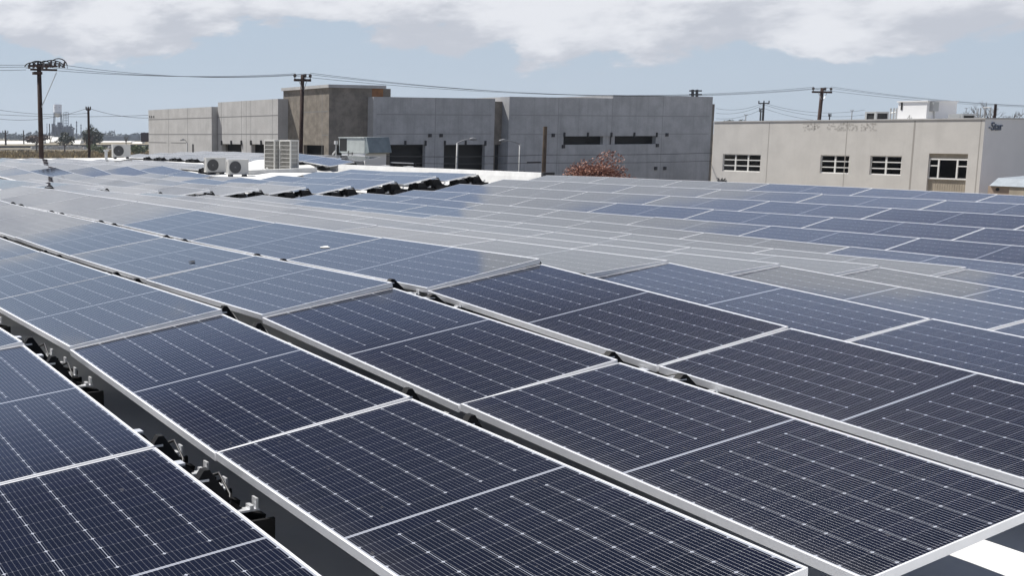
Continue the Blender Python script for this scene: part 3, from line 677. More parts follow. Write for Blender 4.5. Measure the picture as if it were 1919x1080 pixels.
for vv, tt in ((v4, t4), (v6, t5)): m.quad((U4, vv, GZ), (U4 - 15, vv, GZ), (U4 - 15, vv, tt), (U4, vv, tt))
m.quad((U4, v5, t4), (U4 - 15, v5, t4), (U4 - 15, v5, t5), (U4, v5, t5)); m.quad((U4 - 15, v4, GZ), (U4 - 15, v6, GZ), (U4 - 15, v6, t4), (U4 - 15, v4, t4)); m.quad((U4 - 15, v5, t4), (U4 - 15, v6, t4), (U4 - 15, v6, t5), (U4 - 15, v5, t5))
m.build('wall', [MAT['conc'], MAT['joint_soft']], gb)
m = WMB(); vq = aU(1142, 262, U4); m.quad((U4 - .1, aU(1132, 262, U4), zb0), (U4 - .1, aU(1154, 262, U4), zb0), (U4 - .1, aU(1154, 262, U4), zb1), (U4 - .1, aU(1132, 262, U4), zb1)); m.v = m.v[:0]; m.f = []; m.mi = []
m.box(U4 - 1.2, v6 + .02, GZ, U4 - .7, v6 + 1.1, t5 - .6); m.build('pilaster', MAT['conc_brown'], gb)
hw = WMB()
for x in (1057, 1101, 1145, 1188, 1230): bracket(hw, U4 + .05, aU(x, 255, U4), zpx(x, 255, U4), 1)
for x, y in ((1036, 253), (1249, 252), (1055, 274), (1231, 272), (1228, 315), (1245, 315)): p = at_u(x, y, U4); hw.box(U4, p.y - .13, p.z - .16, U4 + .12, p.y + .13, p.z + .12)
hw.build('brackets', MAT['hardware'], gb)
# brown tower with a thin roof slab
UT = U3 - .75; vT = aU(617, 160, UT); zT = zpx(617, 158, UT); zTu = zpx(617, 164, UT)
uT0 = aV(531, 175, vT)
m = WMB()
m.wall(Ru(UT), vT, v_a + 2.0, GZ, zTu, [(aU(632, 280, UT), aU(645, 280, UT), GZ, zpx(640, 272, UT))], .3)
strips(m, Rv(vT), uT0, UT, GZ, zTu, [(aV(604, 200, vT), GZ, zTu - .3)], [(zpx(590, 209.5, v=vT), uT0 + 2.5, UT - .1), (zpx(590, 253, v=vT), uT0 + 6, UT - .1)], .05)
m.wall(Rv(vT), uT0, UT, GZ, zTu, [(aV(569, 280, vT), aV(607, 280, vT), GZ, zpx(590, 272, v=vT))], .3)
vTe = aU(719, 170, UT)
m.quad((uT0, vT, GZ), (uT0, vTe, GZ), (uT0, vTe, zTu), (uT0, vT, zTu)); m.quad((uT0, vTe, GZ), (UT, vTe, GZ), (UT, vTe, zTu), (uT0, vTe, zTu))
m.build('tower_wall', [MAT['conc_brown'], MAT['joint']], gb)
m = WMB(); m.box(uT0 - .1, vT - .13, zTu + .003, UT + .12, vTe + .15, zT); m.build('roof_slab', MAT['conc_lit'], gb)
m = WMB(); va, vb = aU(697, 172, UT), aU(718, 172, UT); m.quad((UT + .01, va, zpx(700, 180, UT) - .6), (UT + .01, vb, zpx(700, 180, UT) - .6), (UT + .01, vb, zTu - .01), (UT + .01, va, zTu - .01)); m.build('plywood_panel', MAT['plywood'], gb)
# the two pale blocks on the left
u2e = aV(540, 190, vT); v2 = at_u(521, 190, u2e).y; t2 = zpx(521, 185, u2e)
u20 = aV(408.5, 195, v2)
m = WMB(); face = Rv(v2)
h2 = [(aV(416, 275, v2), aV(453, 275, v2), GZ, zpx(435, 270, v=v2)), (aV(471, 275, v2), aV(508, 275, v2), GZ, zpx(490, 270.5, v=v2))]
m.wall(face, u20, u2e, GZ, t2, h2, .35)
z2 = [zpx(460, 217.8, v=v2), zpx(460, 251.3, v=v2)]
strips(m, face, u20, u2e, GZ, t2, [(aV(x, 220, v2), GZ, t2) for x in (415, 452.5, 461.5, 470, 511)], [(z, u20, u2e) for z in z2], .06)
m.quad((u2e, v2, GZ), (u2e, vT + .3, GZ), (u2e, vT + .3, t2), (u2e, v2, t2)); m.quad((u20, v2, GZ), (u20, v2 + 16, GZ), (u20, v2 + 16, t2), (u20, v2, t2))
m.quad((u20, v2 + 16, GZ), (u2e, v2 + 16, GZ), (u2e, v2 + 16, t2), (u20, v2 + 16, t2)); m.quad((u2e, vT + .3, GZ), (u2e, v2 + 16, GZ), (u2e, v2 + 16, t2), (u2e, vT + .3, t2))
m.build('wall', [MAT['conc_lit'], MAT['joint']], gb)
hw = WMB()
for x in (416, 434, 453, 471, 490, 508): bracket(hw, aV(x, 270, v2), v2 - .05, zpx(x, 270, v=v2), 0)
hw.build('brackets', MAT['hardware'], gb)
v1 = v2 - .5; u1e = aV(396.5, 200, v1); u10 = aV(278, 205, v1); t1 = zpx(396, 200, v=v1)
m = WMB(); face = Rv(v1); m.wall(face, u10, u1e, GZ, t1, [], .3)
strips(m, face, u10, u1e, GZ, t1, [(aV(315.5, 220, v1), GZ, t1), (aV(351.5, 220, v1), GZ, t1)], [(zpx(330, 222.5, v=v1), u10, u1e), (zpx(330, 251.6, v=v1), u10, u1e), (zpx(330, 267.5, v=v1), u10, aV(312, 267, v1)), (zpx(330, 267.5, v=v1), aV(320, 267, v1), aV(349, 267, v1))], .075)
m.quad((u1e, v1, GZ), (u1e, v1 + 1.7, GZ), (u1e, v1 + 1.7, t1), (u1e, v1, t1)); m.quad((u10, v1, GZ), (u10, v1 + 16, GZ), (u10, v1 + 16, t1), (u10, v1, t1)); m.quad((u1e, v1 + 1.7, GZ), (u1e, v1 + 16, GZ), (u1e, v1 + 16, t1), (u1e, v1 + 1.7, t1)); m.quad((u10, v1 + 16, GZ), (u1e, v1 + 16, GZ), (u1e, v1 + 16, t1), (u10, v1 + 16, t1))
m.build('wall', [MAT['conc_lit'], MAT['joint']], gb)
m = WMB(); m.box(u1e + .004, v1 + .9, GZ, u20 - .004, v1 + 1.5, t1 - .55); m.build('link_wall', MAT['conc_brown'], gb)
m = WMB(); q0, q1 = aV(360.5, 280, v1), aV(363, 280, v1); m.box(q0, v1 - .02, zpx(361, 293, v=v1), q1, v1 + .05, zpx(361, 270, v=v1)); m.build('slot', MAT['dark'], gb)
m = WMB()
for x in (281, 284.6, 288.4): u = aV(x, 219, v1); z = zpx(x, 219, v=v1); m.box(u - .09, v1 - .03, z - .1, u + .09, v1 + .02, z + .12)
m.build('wall_vents', MAT['dark'], gb)
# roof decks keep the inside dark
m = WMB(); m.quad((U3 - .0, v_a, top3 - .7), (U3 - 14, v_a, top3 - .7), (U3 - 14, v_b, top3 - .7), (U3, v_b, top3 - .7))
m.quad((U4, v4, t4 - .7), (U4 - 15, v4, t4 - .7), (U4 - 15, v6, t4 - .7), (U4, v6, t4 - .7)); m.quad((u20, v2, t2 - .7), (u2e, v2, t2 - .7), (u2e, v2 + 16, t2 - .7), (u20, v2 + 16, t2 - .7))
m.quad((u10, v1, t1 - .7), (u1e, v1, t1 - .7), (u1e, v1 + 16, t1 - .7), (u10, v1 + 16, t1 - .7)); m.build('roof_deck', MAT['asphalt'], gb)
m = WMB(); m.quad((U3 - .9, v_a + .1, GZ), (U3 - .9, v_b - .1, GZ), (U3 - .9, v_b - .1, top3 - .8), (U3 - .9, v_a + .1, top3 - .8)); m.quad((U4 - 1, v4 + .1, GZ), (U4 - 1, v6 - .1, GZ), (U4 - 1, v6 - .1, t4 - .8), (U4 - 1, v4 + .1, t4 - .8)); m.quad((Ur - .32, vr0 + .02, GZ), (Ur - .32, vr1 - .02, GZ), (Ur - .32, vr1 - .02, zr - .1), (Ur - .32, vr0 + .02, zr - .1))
m.quad((u20 + .1, v2 + .9, GZ), (u2e - .1, v2 + .9, GZ), (u2e - .1, v2 + .9, t2 - .8), (u20 + .1, v2 + .9, t2 - .8)); m.quad((uT0 + .1, vT + 1, GZ), (UT - 1.2, vT + 1, GZ), (UT - 1.2, vT + 1, zTu - .2), (uT0 + .1, vT + 1, zTu - .2)); m.build('opening_shade_sheet', MAT['dark'], gb)  # dark sheets close behind the openings, interior shade put into their colour

# ------------------------------------------------------------------ beige office building on the right
VB = 62.0
bb = tag(empty('stucco_building', (-38, 64, GZ)), 'beige two storey stucco building with white framed windows', 'building')
face = Rv(VB); ub0, ub1 = aV(1338, 235, VB), aV(1846, 230, VB); tb = zpx(1600, 226, v=VB)
def rectv(x0, x1, y0, y1):
    xm, ym = (x0 + x1) / 2, (y0 + y1) / 2
    return (aV(x0, ym, VB), aV(x1, ym, VB), zpx(xm, y1, v=VB), zpx(xm, y0, v=VB))
wins = [rectv(1354, 1425, 289, 321.5), rectv(1537, 1591, 291, 325), rectv(1630, 1689, 292, 328)]
big = rectv(1738, 1811, 288, 364)
m = WMB(); m.wall(face, ub0, ub1, GZ, tb, wins + [big], .16)
m.cur = 1
for x, w_ in ((1441, .05), (1587, .05), (1713, .10), (1837, .05)):
    a = aV(x, 250, VB); m.quad(face(a - w_/2, GZ, -.003), face(a + w_/2, GZ, -.003), face(a + w_/2, tb - .05, -.003), face(a - w_/2, tb - .05, -.003))
m.cur = 0
m.quad((ub0, VB, GZ), (ub0, VB + 24, GZ), (ub0, VB + 24, tb), (ub0, VB, tb)); m.quad((ub0, VB + 24, GZ), (ub1, VB + 24, GZ), (ub1, VB + 24, tb), (ub0, VB + 24, tb))
m.quad((ub0, VB, tb - .25), (ub1, VB, tb - .25), (ub1, VB + 24, tb - .25), (ub0, VB + 24, tb - .25))
m.build('wall', [MAT['stucco'], MAT['stucco_line']], bb)
m = WMB(); m.quad((ub1, VB, GZ), (ub1, VB + 24, GZ), (ub1, VB + 24, tb), (ub1, VB, tb)); m.build('end_wall', MAT['white_and_bounce'], bb)['label'] = 'smooth end wall with bounced light in its white colour'  # whitened in colour to stand for light bounced onto the shaded end
m = WMB(); m.box(ub0 - .03, VB - .04, tb + .003, ub1 + .03, VB + .2, tb + .07); m.box(ub1 - .2, VB + .203, tb + .003, ub1 + .03, VB + 24, tb + .07); m.build('coping', MAT['conc_lit'], bb)
def window(r, cols, rows, curtains=()):
    a0, a1, z0, z1 = r; f = WMB(); t = .055; d = .09
    P = lambda a, z, dd: (a, VB + dd, z)
    def bar(x0, x1, y0, y1): f.box(x0, VB + d - .03, y0, x1, VB + d + .03, y1)
    bar(a0, a0 + t, z0, z1); bar(a1 - t, a1, z0, z1); bar(a0 + t, a1 - t, z0, z0 + t); bar(a0 + t, a1 - t, z1 - t, z1)
    for i in range(1, cols): a = a0 + (a1 - a0) * i / cols; bar(a - .05, a + .05, z0 + t, z1 - t)
    for j in range(1, rows):
        z = z0 + (z1 - z0) * j / rows
        for i in range(cols): bar(a0 + (a1 - a0) * i / cols + .051, a0 + (a1 - a0) * (i + 1) / cols - .051, z - .03, z + .03)
    win = f.build('window', MAT['win_frame'], bb)
    g_ = WMB(); g_.quad(P(a0 + .02, z0 + .02, d + .015), P(a1 - .02, z0 + .02, d + .015), P(a1 - .02, z1 - .02, d + .015), P(a0 + .02, z1 - .02, d + .015))
    p = g_.build('pane', MAT['glass'], None); p.parent = win; p.matrix_parent_inverse = Matrix.Translation((-bb.location.x, -bb.location.y, -bb.location.z)) if False else win.matrix_parent_inverse
    s_ = WMB(); s_.box(a0 - .12, VB - .12, z0 - .17, a1 + .12, VB + .058, z0 - .004); sl_ = s_.build('sill', MAT['white_paint'], None); sl_.parent = win; sl_.matrix_parent_inverse = p.matrix_parent_inverse
    if curtains:
        c_ = WMB()
        for x0, x1, y0, y1 in curtains: c_.quad(P(a0 + (a1 - a0) * x0, z0 + (z1 - z0) * y0, d + .012), P(a0 + (a1 - a0) * x1, z0 + (z1 - z0) * y0, d + .012), P(a0 + (a1 - a0) * x1, z0 + (z1 - z0) * y1, d + .012), P(a0 + (a1 - a0) * x0, z0 + (z1 - z0) * y1, d + .012))
        k_ = c_.build('curtain', MAT['curtain'], None); k_.parent = win; k_.matrix_parent_inverse = p.matrix_parent_inverse
    return win
window(wins[0], 3, 3, [(.52, .60, .05, .17)])
window(wins[1], 2, 3, [(.74, .97, .03, .29)])
window(wins[2], 2, 3, [(.02, .22, .03, .95), (.82, .98, .03, .95)])
# the tall recessed bay with a wide window and tan panels
a0, a1, z0, z1 = big; zw0, zw1 = zpx(1775, 335.5, v=VB), zpx(1775, 298, v=VB)
m = WMB(); m.box(a0 + .003, VB + .13, GZ, a1 - .003, VB + .158, zw0 - .03)
for i in range(1, 16): x = a0 + (a1 - a0) * i / 16; m.box(x - .012, VB + .12, GZ, x + .012, VB + .1297, zw0 - .03)
m.box(a0 + .003, VB + .13, zw1 + .02, a1 - .003, VB + .158, z1 - .003); m.build('bay_panel', MAT['stucco_panel'], bb)
f = WMB()
def bar(x0, x1, y0, y1): f.box(x0, VB + .06, y0, x1, VB + .12, y1)
L2 = a1 - a0
bar(a0 + .003, a1 - .003, zw0 - .03, zw0 + .05); bar(a0 + .003, a1 - .003, zw1 - .06, zw1 + .02)
for q0, q1 in ((.003, .02), (.235, .275), (.715, .755), (.98, .997)): bar(a0 + L2 * q0, a0 + L2 * q1, zw0 + .051, zw1 - .061)
for q0, q1 in ((.0205, .2345), (.7555, .9795)): bar(a0 + L2 * q0, a0 + L2 * q1, zw1 - .42, zw1 - .36)
bw = f.build('window', MAT['win_frame'], bb)
g_ = WMB(); g_.quad((a0 + .02, VB + .1, zw0), (a1 - .02, VB + .1, zw0), (a1 - .02, VB + .1, zw1), (a0 + .02, VB + .1, zw1)); p = g_.build('pane', MAT['glass'], None); p.parent = bw; p.matrix_parent_inverse = bw.matrix_parent_inverse
# ghost of old letters, the sign on the shaded end, and the house number
rg = random.Random(5); m = WMB()
x = 1503.0
while x < 1643:
    if not (1536 < x < 1548 or 1606 < x < 1612):
        for j in range(6):
            if rg.random() < .45:
                p = at_v(x + rg.uniform(-1.2, 1.2), 231 + j * 2.5 + rg.uniform(-.5, .5), VB); m.box(p.x - .045, VB - .006, p.z - .045, p.x + .045, VB - .002, p.z + .045)
    x += 3.2
m.build('letter_marks', MAT['ghost'], bb)['kind'] = 'stuff'
def text(body, size, mtx, m_, name, parent, ext=.03):
    c = bpy.data.curves.new(name, 'FONT'); c.body = body; c.size = size; c.extrude = ext; o = bpy.data.objects.new(name, c); COL.objects.link(o)
    bpy.context.view_layer.update(); me = bpy.data.meshes.new_from_object(o.evaluated_get(bpy.context.evaluated_depsgraph_get()))
    bpy.data.objects.remove(o); me.materials.clear(); me.materials.append(m_); me.transform(mtx)
    q = bpy.data.objects.new(name, me); COL.objects.link(q); q.parent = parent; q.matrix_parent_inverse = PARENT_INV(parent); return q
p = at_u(1853, 244, ub1 + .04)
text('-Star', .64, Matrix(((0, 0, 1, p.x), (1, 0, 0, p.y), (0, 1, 0, p.z), (0, 0, 0, 1))), MAT['letter'], 'sign_letters', bb)
p = at_v(1337.5, 343.5, VB - .05)
text('346', .55, Matrix(((1, 0, 0, p.x + .2), (0, 0, -1, p.y), (0, 1, 0, p.z), (0, 0, 0, 1))), MAT['hardware'], 'house_number', bb)
# machines on its roof
def unit_on_roof(name, label, cat, x0, xc, x1, y0, y1, v, mats, build):
    """box whose -v face spans x0..xc and +u end spans xc..x1"""
    ua, uc = aV(x0, y1, v), aV(xc, y1, v); ve = at_u(x1, y1, uc).y; zt = zpx(xc, y0, v=v); zb = tb - .25
    e = tag(empty(name, (ua, v, zb)), label, cat); build(e, uc - ua, ve - v, zt - zb); return e
def b_cond(e, a, b, h):
    m = MB(); m.box(0, 0, 0, a, b, .12)
    for x in (0, a - .12):
        for y in (0, b - .12): m.box(x, y, .12, x + .12, y + .12, h - .1)
    m.box(0, 0, h - .1, a, b, h); m.build('casing', MAT['steel'], e)
    m = MB(); m.box(.05, .04, .12, a - .05, b - .04, h - .1); m.build('coil', MAT['dark'], e)
unit_on_roof('rooftop_condenser', 'dark louvred condenser left of the white box on the beige roof', 'rooftop unit', 1620, 1641, 1665, 209, 226, VB + 3, None, b_cond)
def b_cooler(e, a, b, h):
    m = MB(); m.box(0, 0, 0, a, b, h - .06); m.box(-.06, -.06, h - .06, a + .06, b + .06, h); m.build('housing', MAT['white_and_bounce'], e)
    m = MB(); m.box(a * .10, -.02, h * .62, a * .16, -.001, h * .94); m.build('dark_slot', MAT['dark'], e)
    m = MB(); m.box(a + .001, .25, h * .55, a + .22, .75, h * .93); m.build('control_box', MAT['steel'], e)
    m = MB(); m.tube([(a + .06, .6, h * .55), (a + .06, .66, h * .3), (a + .05, .6, .02)], .03, 6); m.tube([(a * .42, -.05, .02), (a * .45, -.05, h * .4), (a * .36, -.05, h * .22), (a * .25, -.05, h * .14)], .02, 6); m.build('conduit', MAT['steel'], e)
unit_on_roof('rooftop_cooler', 'big white boxy unit with overhanging lid on the beige roof', 'rooftop unit', 1681, 1735, 1791, 188, 226, VB + 1.2, None, b_cooler)
def b_cond2(e, a, b, h):
    b_cond(e, a, b, h); m = MB()
    for i in range(14): x = .15 + (a - .3) * i / 13; m.box(x - .02, -.012, .12, x + .02, .039, h - .1)
    m.build('louvre', MAT['steel'], e)
unit_on_roof('rooftop_condenser', 'low grey louvred condenser right of the white box', 'rooftop unit', 1776, 1803, 1828, 213, 226, VB + 1.2, None, b_cond2)
m = WMB()
for x in (1668, 1674, 1679): p = at_v(x, 224, VB + 2.5); m.tube([(p.x, p.y, tb - .3), (p.x, p.y, tb + .75)], .05, 6)
p = at_v(1668, 212, VB + 2.5); q = at_v(1679, 210, VB + 2.5); m.tube([p, q], .04, 6); tag(m.build('pipe_rack', MAT['steel']), 'thin grey pipe rack between dark condenser and white box', 'pipes')
m = WMB()
for x, y in ((1833, 203), (1838, 202), (1846, 202), (1857, 202)): p = at_v(x, y, VB + 9); m.tube([(p.x, p.y, tb - .3), tuple(p)], .035, 6)
p = at_v(1843, 201.5, VB + 9); q = at_v(1857, 201.5, VB + 9); m.tube([p, q], .04, 6); tag(m.build('antenna_frame', MAT['lamp_steel']), 'thin pale antenna frame at the right end of beige roof', 'antenna')
# tan shed at its right foot
e = tag(empty('tan_shed', (0, 0, 0)), 'tan shed with blue grey sheeting beside the beige building', 'shed')
VS_ = 57.5; p0, p1, p2 = at_v(1852, 348, VS_), at_v(1893, 348, VS_), at_v(1975, 348, VS_)
m = WMB(); m.box(p0.x, VS_, GZ, p1.x, VS_ + 5, p0.z); m.build('wall', MAT['tan_shed'], e)
m = WMB(); m.box(p1.x + .003, VS_ - .05, GZ, p2.x, VS_ + 5, p0.z - .02); m.build('pale_wall', MAT['stucco_panel'], e)
m = WMB(); zz = p0.z; m.prism([(VS_ - .1, zz + .004), (VS_ + 5.0, zz + .004), (VS_ + 4.6, zz + .5), (VS_ + .6, zz + .38)], 0, p0.x + .1, p2.x); m.build('roof_sheet', MAT['tarp'], e)
m = WMB(); q = at_v(1869.5, 355, VS_); m.tube([(q.x, VS_ - .02, q.z), (q.x, VS_ + .01, q.z)], .09, 10); m.build('round_vent', MAT['dark'], e)

# ------------------------------------------------------------------ poles, lamps, wires
UP = -50.0
def tapered(m, x, y, z0, z1, r0, r1, lean=(0, 0)): m.tube([(x, y, z0), (x + lean[0] * .5, y + lean[1] * .5, (z0 + z1) / 2), (x + lean[0], y + lean[1], z1)], [r0, (r0 + r1) / 2, r1], 10)
ATT = {}
def cross_pole(name, label, x, y, u, half, lean=(0, 0), rad=.125):
    p = at_u(x, y, u); e = tag(empty('utility_pole', (p.x, p.y, GZ)), label, 'utility pole', 'wooden utility poles along the road')
    h = p.z - GZ
    m = MB(); tapered(m, -lean[0], -lean[1], 0, h + .05, rad * 1.2, rad * .85, lean); m.build('pole', MAT['wood'], e, smooth=True)
    m = MB(); m.box(-.06, -half, h - .33, .06, half, h - .19); m.build('crossarm', MAT['wood'], e)
    m = MB(); m.beam((.07, -half * .45, h - .3), (.07, 0, h - 1.0), .03); m.beam((.07, half * .45, h - .3), (.07, 0, h - 1.0), .03); m.build('brace', MAT['steel'], e)
    ATT[name] = []
    for yy in (-half * .93, half * .3, half * .93):
        m = MB(); m.tube([(0, yy, h - .19), (0, yy, h - .1)], .03, 6); m.tube([(0, yy, h - .1), (0, yy, h + .02), (0, yy, h + .1)], [.08, .1, .05], 8); m.build('insulator', MAT['insulator'], e)
        ATT[name].append(Vector((p.x, p.y + yy, p.z + .1)))
    return e
cross_pole('b', 'utility pole with one crossarm standing before the brown tower', 567, 141.5, UP, .55, (-.0, .2))
cross_pole('c', 'leaning utility pole with one crossarm behind the beige roof', 1541, 166, UP, 1.1, (0, .45), .15)
# the busy pole on the left
p = at_u(73, 124, UP); e = tag(empty('utility_pole', (p.x, p.y, GZ)), 'tall utility pole tangled with insulators and jumpers at far left', 'utility pole', 'wooden utility poles along the road'); h = p.z - GZ
m = MB(); tapered(m, 0, 0, 0, h + .1, .16, .115); m.build('pole', MAT['wood'], e, smooth=True)
m = MB(); m.box(-.07, -.45, h - .22, .07, .95, h - .12); m.box(.071, -.55, h - .03, .17, .95, h + .06); m.box(-.25, -.3, h - .42, .2, .12, h - .285); m.build('crossarm', MAT['wood'], e)
m = MB(); m.beam((.1, .05, h - 2.1), (.1, .9, h - .3), .04); m.build('brace', MAT['steel'], e)
rp = random.Random(3)
for i in range(9):
    yy = -.55 + i * .23; m = MB(); zz = h + rp.uniform(-.12, .12)
    m.tube([(.1, yy, zz - .08), (.1, yy, zz + .02), (.1 + rp.uniform(-.1, .1), yy + .05, zz + .22)], [.05, .075, .04], 7); m.build('insulator', MAT['insulator'], e)
for i, (y0, y1, k) in enumerate(((-.75, -.1, .35), (-.4, .3, .45), (.0, .75, .55), (.1, 1.35, .62), (.35, 1.2, .42), (-.2, .6, .3), (.5, 1.55, .75), (-.6, .45, .5))):
    m = MB(); pts = []
    for j in range(11):
        a = math.pi * j / 10; yy = (y0 + y1) / 2 - math.cos(a) * (y1 - y0) / 2; pts.append((.15 * math.sin(a * 1.3 + i), yy, h - .05 + math.sin(a) * k * .62))
    m.tube(pts, .03, 6); m.build('jumper', MAT['wire'], e, smooth=True)
ATT['a'] = [Vector((p.x, p.y - .7, p.z + .05)), Vector((p.x, p.y + .2, p.z)), Vector((p.x, p.y + 1.35, p.z + .02))]
m = MB(); m.tube([(0, .1, h * .25), (.4, 2.2, 0)], .02, 5); m.build('guy_wire', MAT['wire'], e)
def wire(a, b, sag, label, r=.011, n=26, group='power lines across the sky'):
    pts = [a.lerp(b, i / n) - Vector((0, 0, 4 * sag * (i / n) * (1 - i / n))) for i in range(n + 1)]
    m = MB(); m.tube(pts, r, 5); return tag(m.build('power_line', MAT['wire']), label, 'wire', group)
pos3 = ('lowest', 'middle', 'highest')
off = [Vector((0, 0, -.25)), Vector((0, 0, 0)), Vector((0, 0, .12))]
for i in range(3):
    wire(ATT['a'][i] + off[i] * .6, ATT['b'][i], .28 + .05 * i, f'{pos3[i]} wire strung from the busy left pole to the tower pole')
    wire(ATT['b'][i] + off[i] * .5, ATT['c'][i], .85 + .06 * i, f'{pos3[i]} wire strung from the tower pole to the leaning pole')
    wire(ATT['c'][i] + off[i] * .5, at_u(2300, 190 - 2 * i, UP + 1.5), 1.0 + .05 * i, f'{pos3[i]} wire running right from the leaning pole')
    wire(at_u(-300, 117 - 4 * i, UP + 1), ATT['a'][i] + off[i], .15, f'{pos3[i]} wire reaching the busy pole from the left edge')
# low telephone lines in front of the building, and the sawn off post
pq = at_u(1022, 237, -47); e = MB(); tapered(e, pq.x, pq.y, GZ, pq.z, .15, .12); tag(e.build('stub_post', MAT['wood_grey']), 'sawn off brown wooden post beside the end of white kerb', 'post')
tA, tB, tC = at_u(640, 290, -49), Vector((pq.x, pq.y, zpx(1022, 290, -47))), at_u(1420, 283, -49)
wire(tA, tB, .12, 'upper telephone line left of the sawn off post', .018, 14, 'telephone lines'); wire(tB, tC, .1, 'upper telephone line right of the sawn off post', .018, 14, 'telephone lines')
tA, tB, tC = at_u(640, 302, -49), Vector((pq.x, pq.y, zpx(1022, 305, -47))), at_u(1420, 298, -49)
wire(tA, tB, .1, 'lower telephone line left of the sawn off post', .016, 14, 'telephone lines'); wire(tB, tC, .1, 'lower telephone line right of the sawn off post', .016, 14, 'telephone lines')
m = MB(); s0 = at_u(988, 304.6, -47.2); s1 = at_u(1013, 304.2, -47.2); m.tube([s0, s1], .05, 6); tag(m.build('cable_splice', MAT['plastic']), 'black splice case hanging on the lower telephone line', 'splice case')
def street_lamp(xb, x0, yt, x1, y1, u, label, k=1.0):
    a, c, t = at_u(xb, 300, u), at_u(x0, yt, u), at_u(x1, y1, u)
    e = tag(empty('street_lamp', (a.x, a.y, GZ)), label, 'street lamp', 'grey street lamps')
    m = WMB(); m.tube([(a.x, a.y, GZ), (c.x, c.y, c.z)], [.1 * k, .065 * k], 8); m.build('post', MAT['lamp_steel'], e, smooth=True)
    m = WMB(); n = 10; m.tube([(c.x, c.y + (t.y - c.y) * i / n, c.z + (t.z - c.z) * math.sin(i / n * math.pi / 2)) for i in range(n + 1)], .035 * k, 6); m.build('arm', MAT['lamp_steel'], e, smooth=True)
    sg = 1 if t.y > c.y else -1
    m = WMB(); m.tube([(t.x, t.y, t.z), (t.x, t.y + sg * .25 * k, t.z + .02), (t.x, t.y + sg * .62 * k, t.z - .01)], [.05 * k, .11 * k, .06 * k], 8); m.build('lamp_head', MAT['lamp_steel'], e, smooth=True)
street_lamp(856, 857, 268, 880, 261, -54, 'grey street lamp with curved arm before the dark openings')
street_lamp(975, 974.5, 270, 949, 263.5, -55, 'grey street lamp with arm pointing left near the stub post')
street_lamp(350.5, 350.5, 268, 346, 262, -58, 'thin street lamp before the pale concrete blocks', .5)

# ------------------------------------------------------------------ trees
def leaves(m, c, rad, n, size, rnd, squash=1.0, hollow=.55, lumps=9):
    cs = [(Vector((rnd.gauss(0, .45), rnd.gauss(0, .45), rnd.gauss(0, .35))), rnd.uniform(.45, .8)) for _ in range(lumps)]
    for _ in range(n):
        cc, rr = rnd.choice(cs); d = Vector((rnd.gauss(0, 1), rnd.gauss(0, 1), rnd.gauss(0, 1))).normalized() * rr * rnd.uniform(hollow, 1.05)
        q = cc * .75 + d * .6
        p = Vector(c) + Vector((q.x * rad[0], q.y * rad[1], q.z * rad[2]))
        a = Vector((rnd.gauss(0, 1), rnd.gauss(0, 1), rnd.gauss(0, 1))).normalized(); b = a.cross(Vector((rnd.gauss(0, 1), rnd.gauss(0, 1), rnd.gauss(0, 1)))).normalized()
        s_ = size * rnd.uniform(.6, 1.3); m.quad(p - a * s_ - b * s_ * .5, p + a * s_ - b * s_ * .5, p + a * s_ + b * s_ * .5, p - a * s_ + b * s_ * .5)
def tree(name, label, c, rad, n, size, leafm, seed, cat='tree', trunk=True, group=None, lumps=9):
    rnd = random.Random(seed); c = Vector(c); e = tag(empty(name, (c.x, c.y, GZ)), label, cat, group)
    m = WMB(); leaves(m, c, rad, n, size, rnd, lumps=lumps); m.build('crown', leafm, e)
    if trunk:
        t = WMB(); t.tube([(c.x, c.y, GZ), (c.x + .1, c.y, c.z - rad[2] * .8), (c.x, c.y, c.z)], [rad[2] * .12, rad[2] * .09, rad[2] * .04], 8)
        for i in range(6):
            a = i * 1.05 + rnd.random(); t.tube([(c.x + .05, c.y, c.z - rad[2] * .8), (c.x + math.cos(a) * rad[0] * .35, c.y + math.sin(a) * rad[1] * .35, c.z - rad[2] * .2), (c.x + math.cos(a) * rad[0] * .6, c.y + math.sin(a) * rad[1] * .6, c.z + rad[2] * .25)], [rad[2] * .07, rad[2] * .04, .01], 6)
        t.build('trunk', MAT['bark'], e, smooth=True)
    return e
tc_ = at_t(1115, 336, 46)
tree('red_leaf_tree', 'round russet leaved tree rising behind the right panel rows', tc_, (1.42, 1.42, .92), 14000, .036, MAT['leaf_red'], 12, lumps=70)
def far_tree(name, label, x, y, w_, h_, t, leafm, seed, n=900, cat='tree', grp=None, trunk=True):
    c = at_t(x, y, t); s_ = t / F; return tree(name, label, c, (w_ * s_ * .62, w_ * s_ * .62, h_ * s_ * .85), n, max(w_, h_) * s_ * .035, leafm, seed, cat, trunk, grp)
far_tree('shade_tree', 'dark ragged tree beside the small pole left of the grey building', 168, 257, 50, 26, 330, MAT['leaf_dark'], 21, 1500)
far_tree('shade_tree', 'dark low tree under the refinery tower', 121, 264, 42, 15, 340, MAT['leaf_dark'], 22, 1000)
far_tree('shade_tree', 'brownish tree behind the busy left pole', 68, 260, 48, 15, 350, MAT['leaf_brown'], 23, 1000)
far_tree('shrub', 'green shrub beside the small pole at the field edge', 181, 278, 34, 11, 280, MAT['leaf_green'], 24, 900, 'shrub', 'shrubs along the field', False)
far_tree('shrub', 'green shrub against the left end of the grey building', 260, 279, 42, 12, 270, MAT['leaf_green'], 25, 1100, 'shrub', 'shrubs along the field', False)
far_tree('shrub', 'small dark shrub in the dry grass far left', 42, 283, 10, 10, 270, MAT['leaf_dark'], 26, 300, 'shrub', 'shrubs along the field', False)
far_tree('shade_tree', 'small round tree before the long pale tank shed', 236, 259, 10, 12, 420, MAT['leaf_dark'], 27, 400)
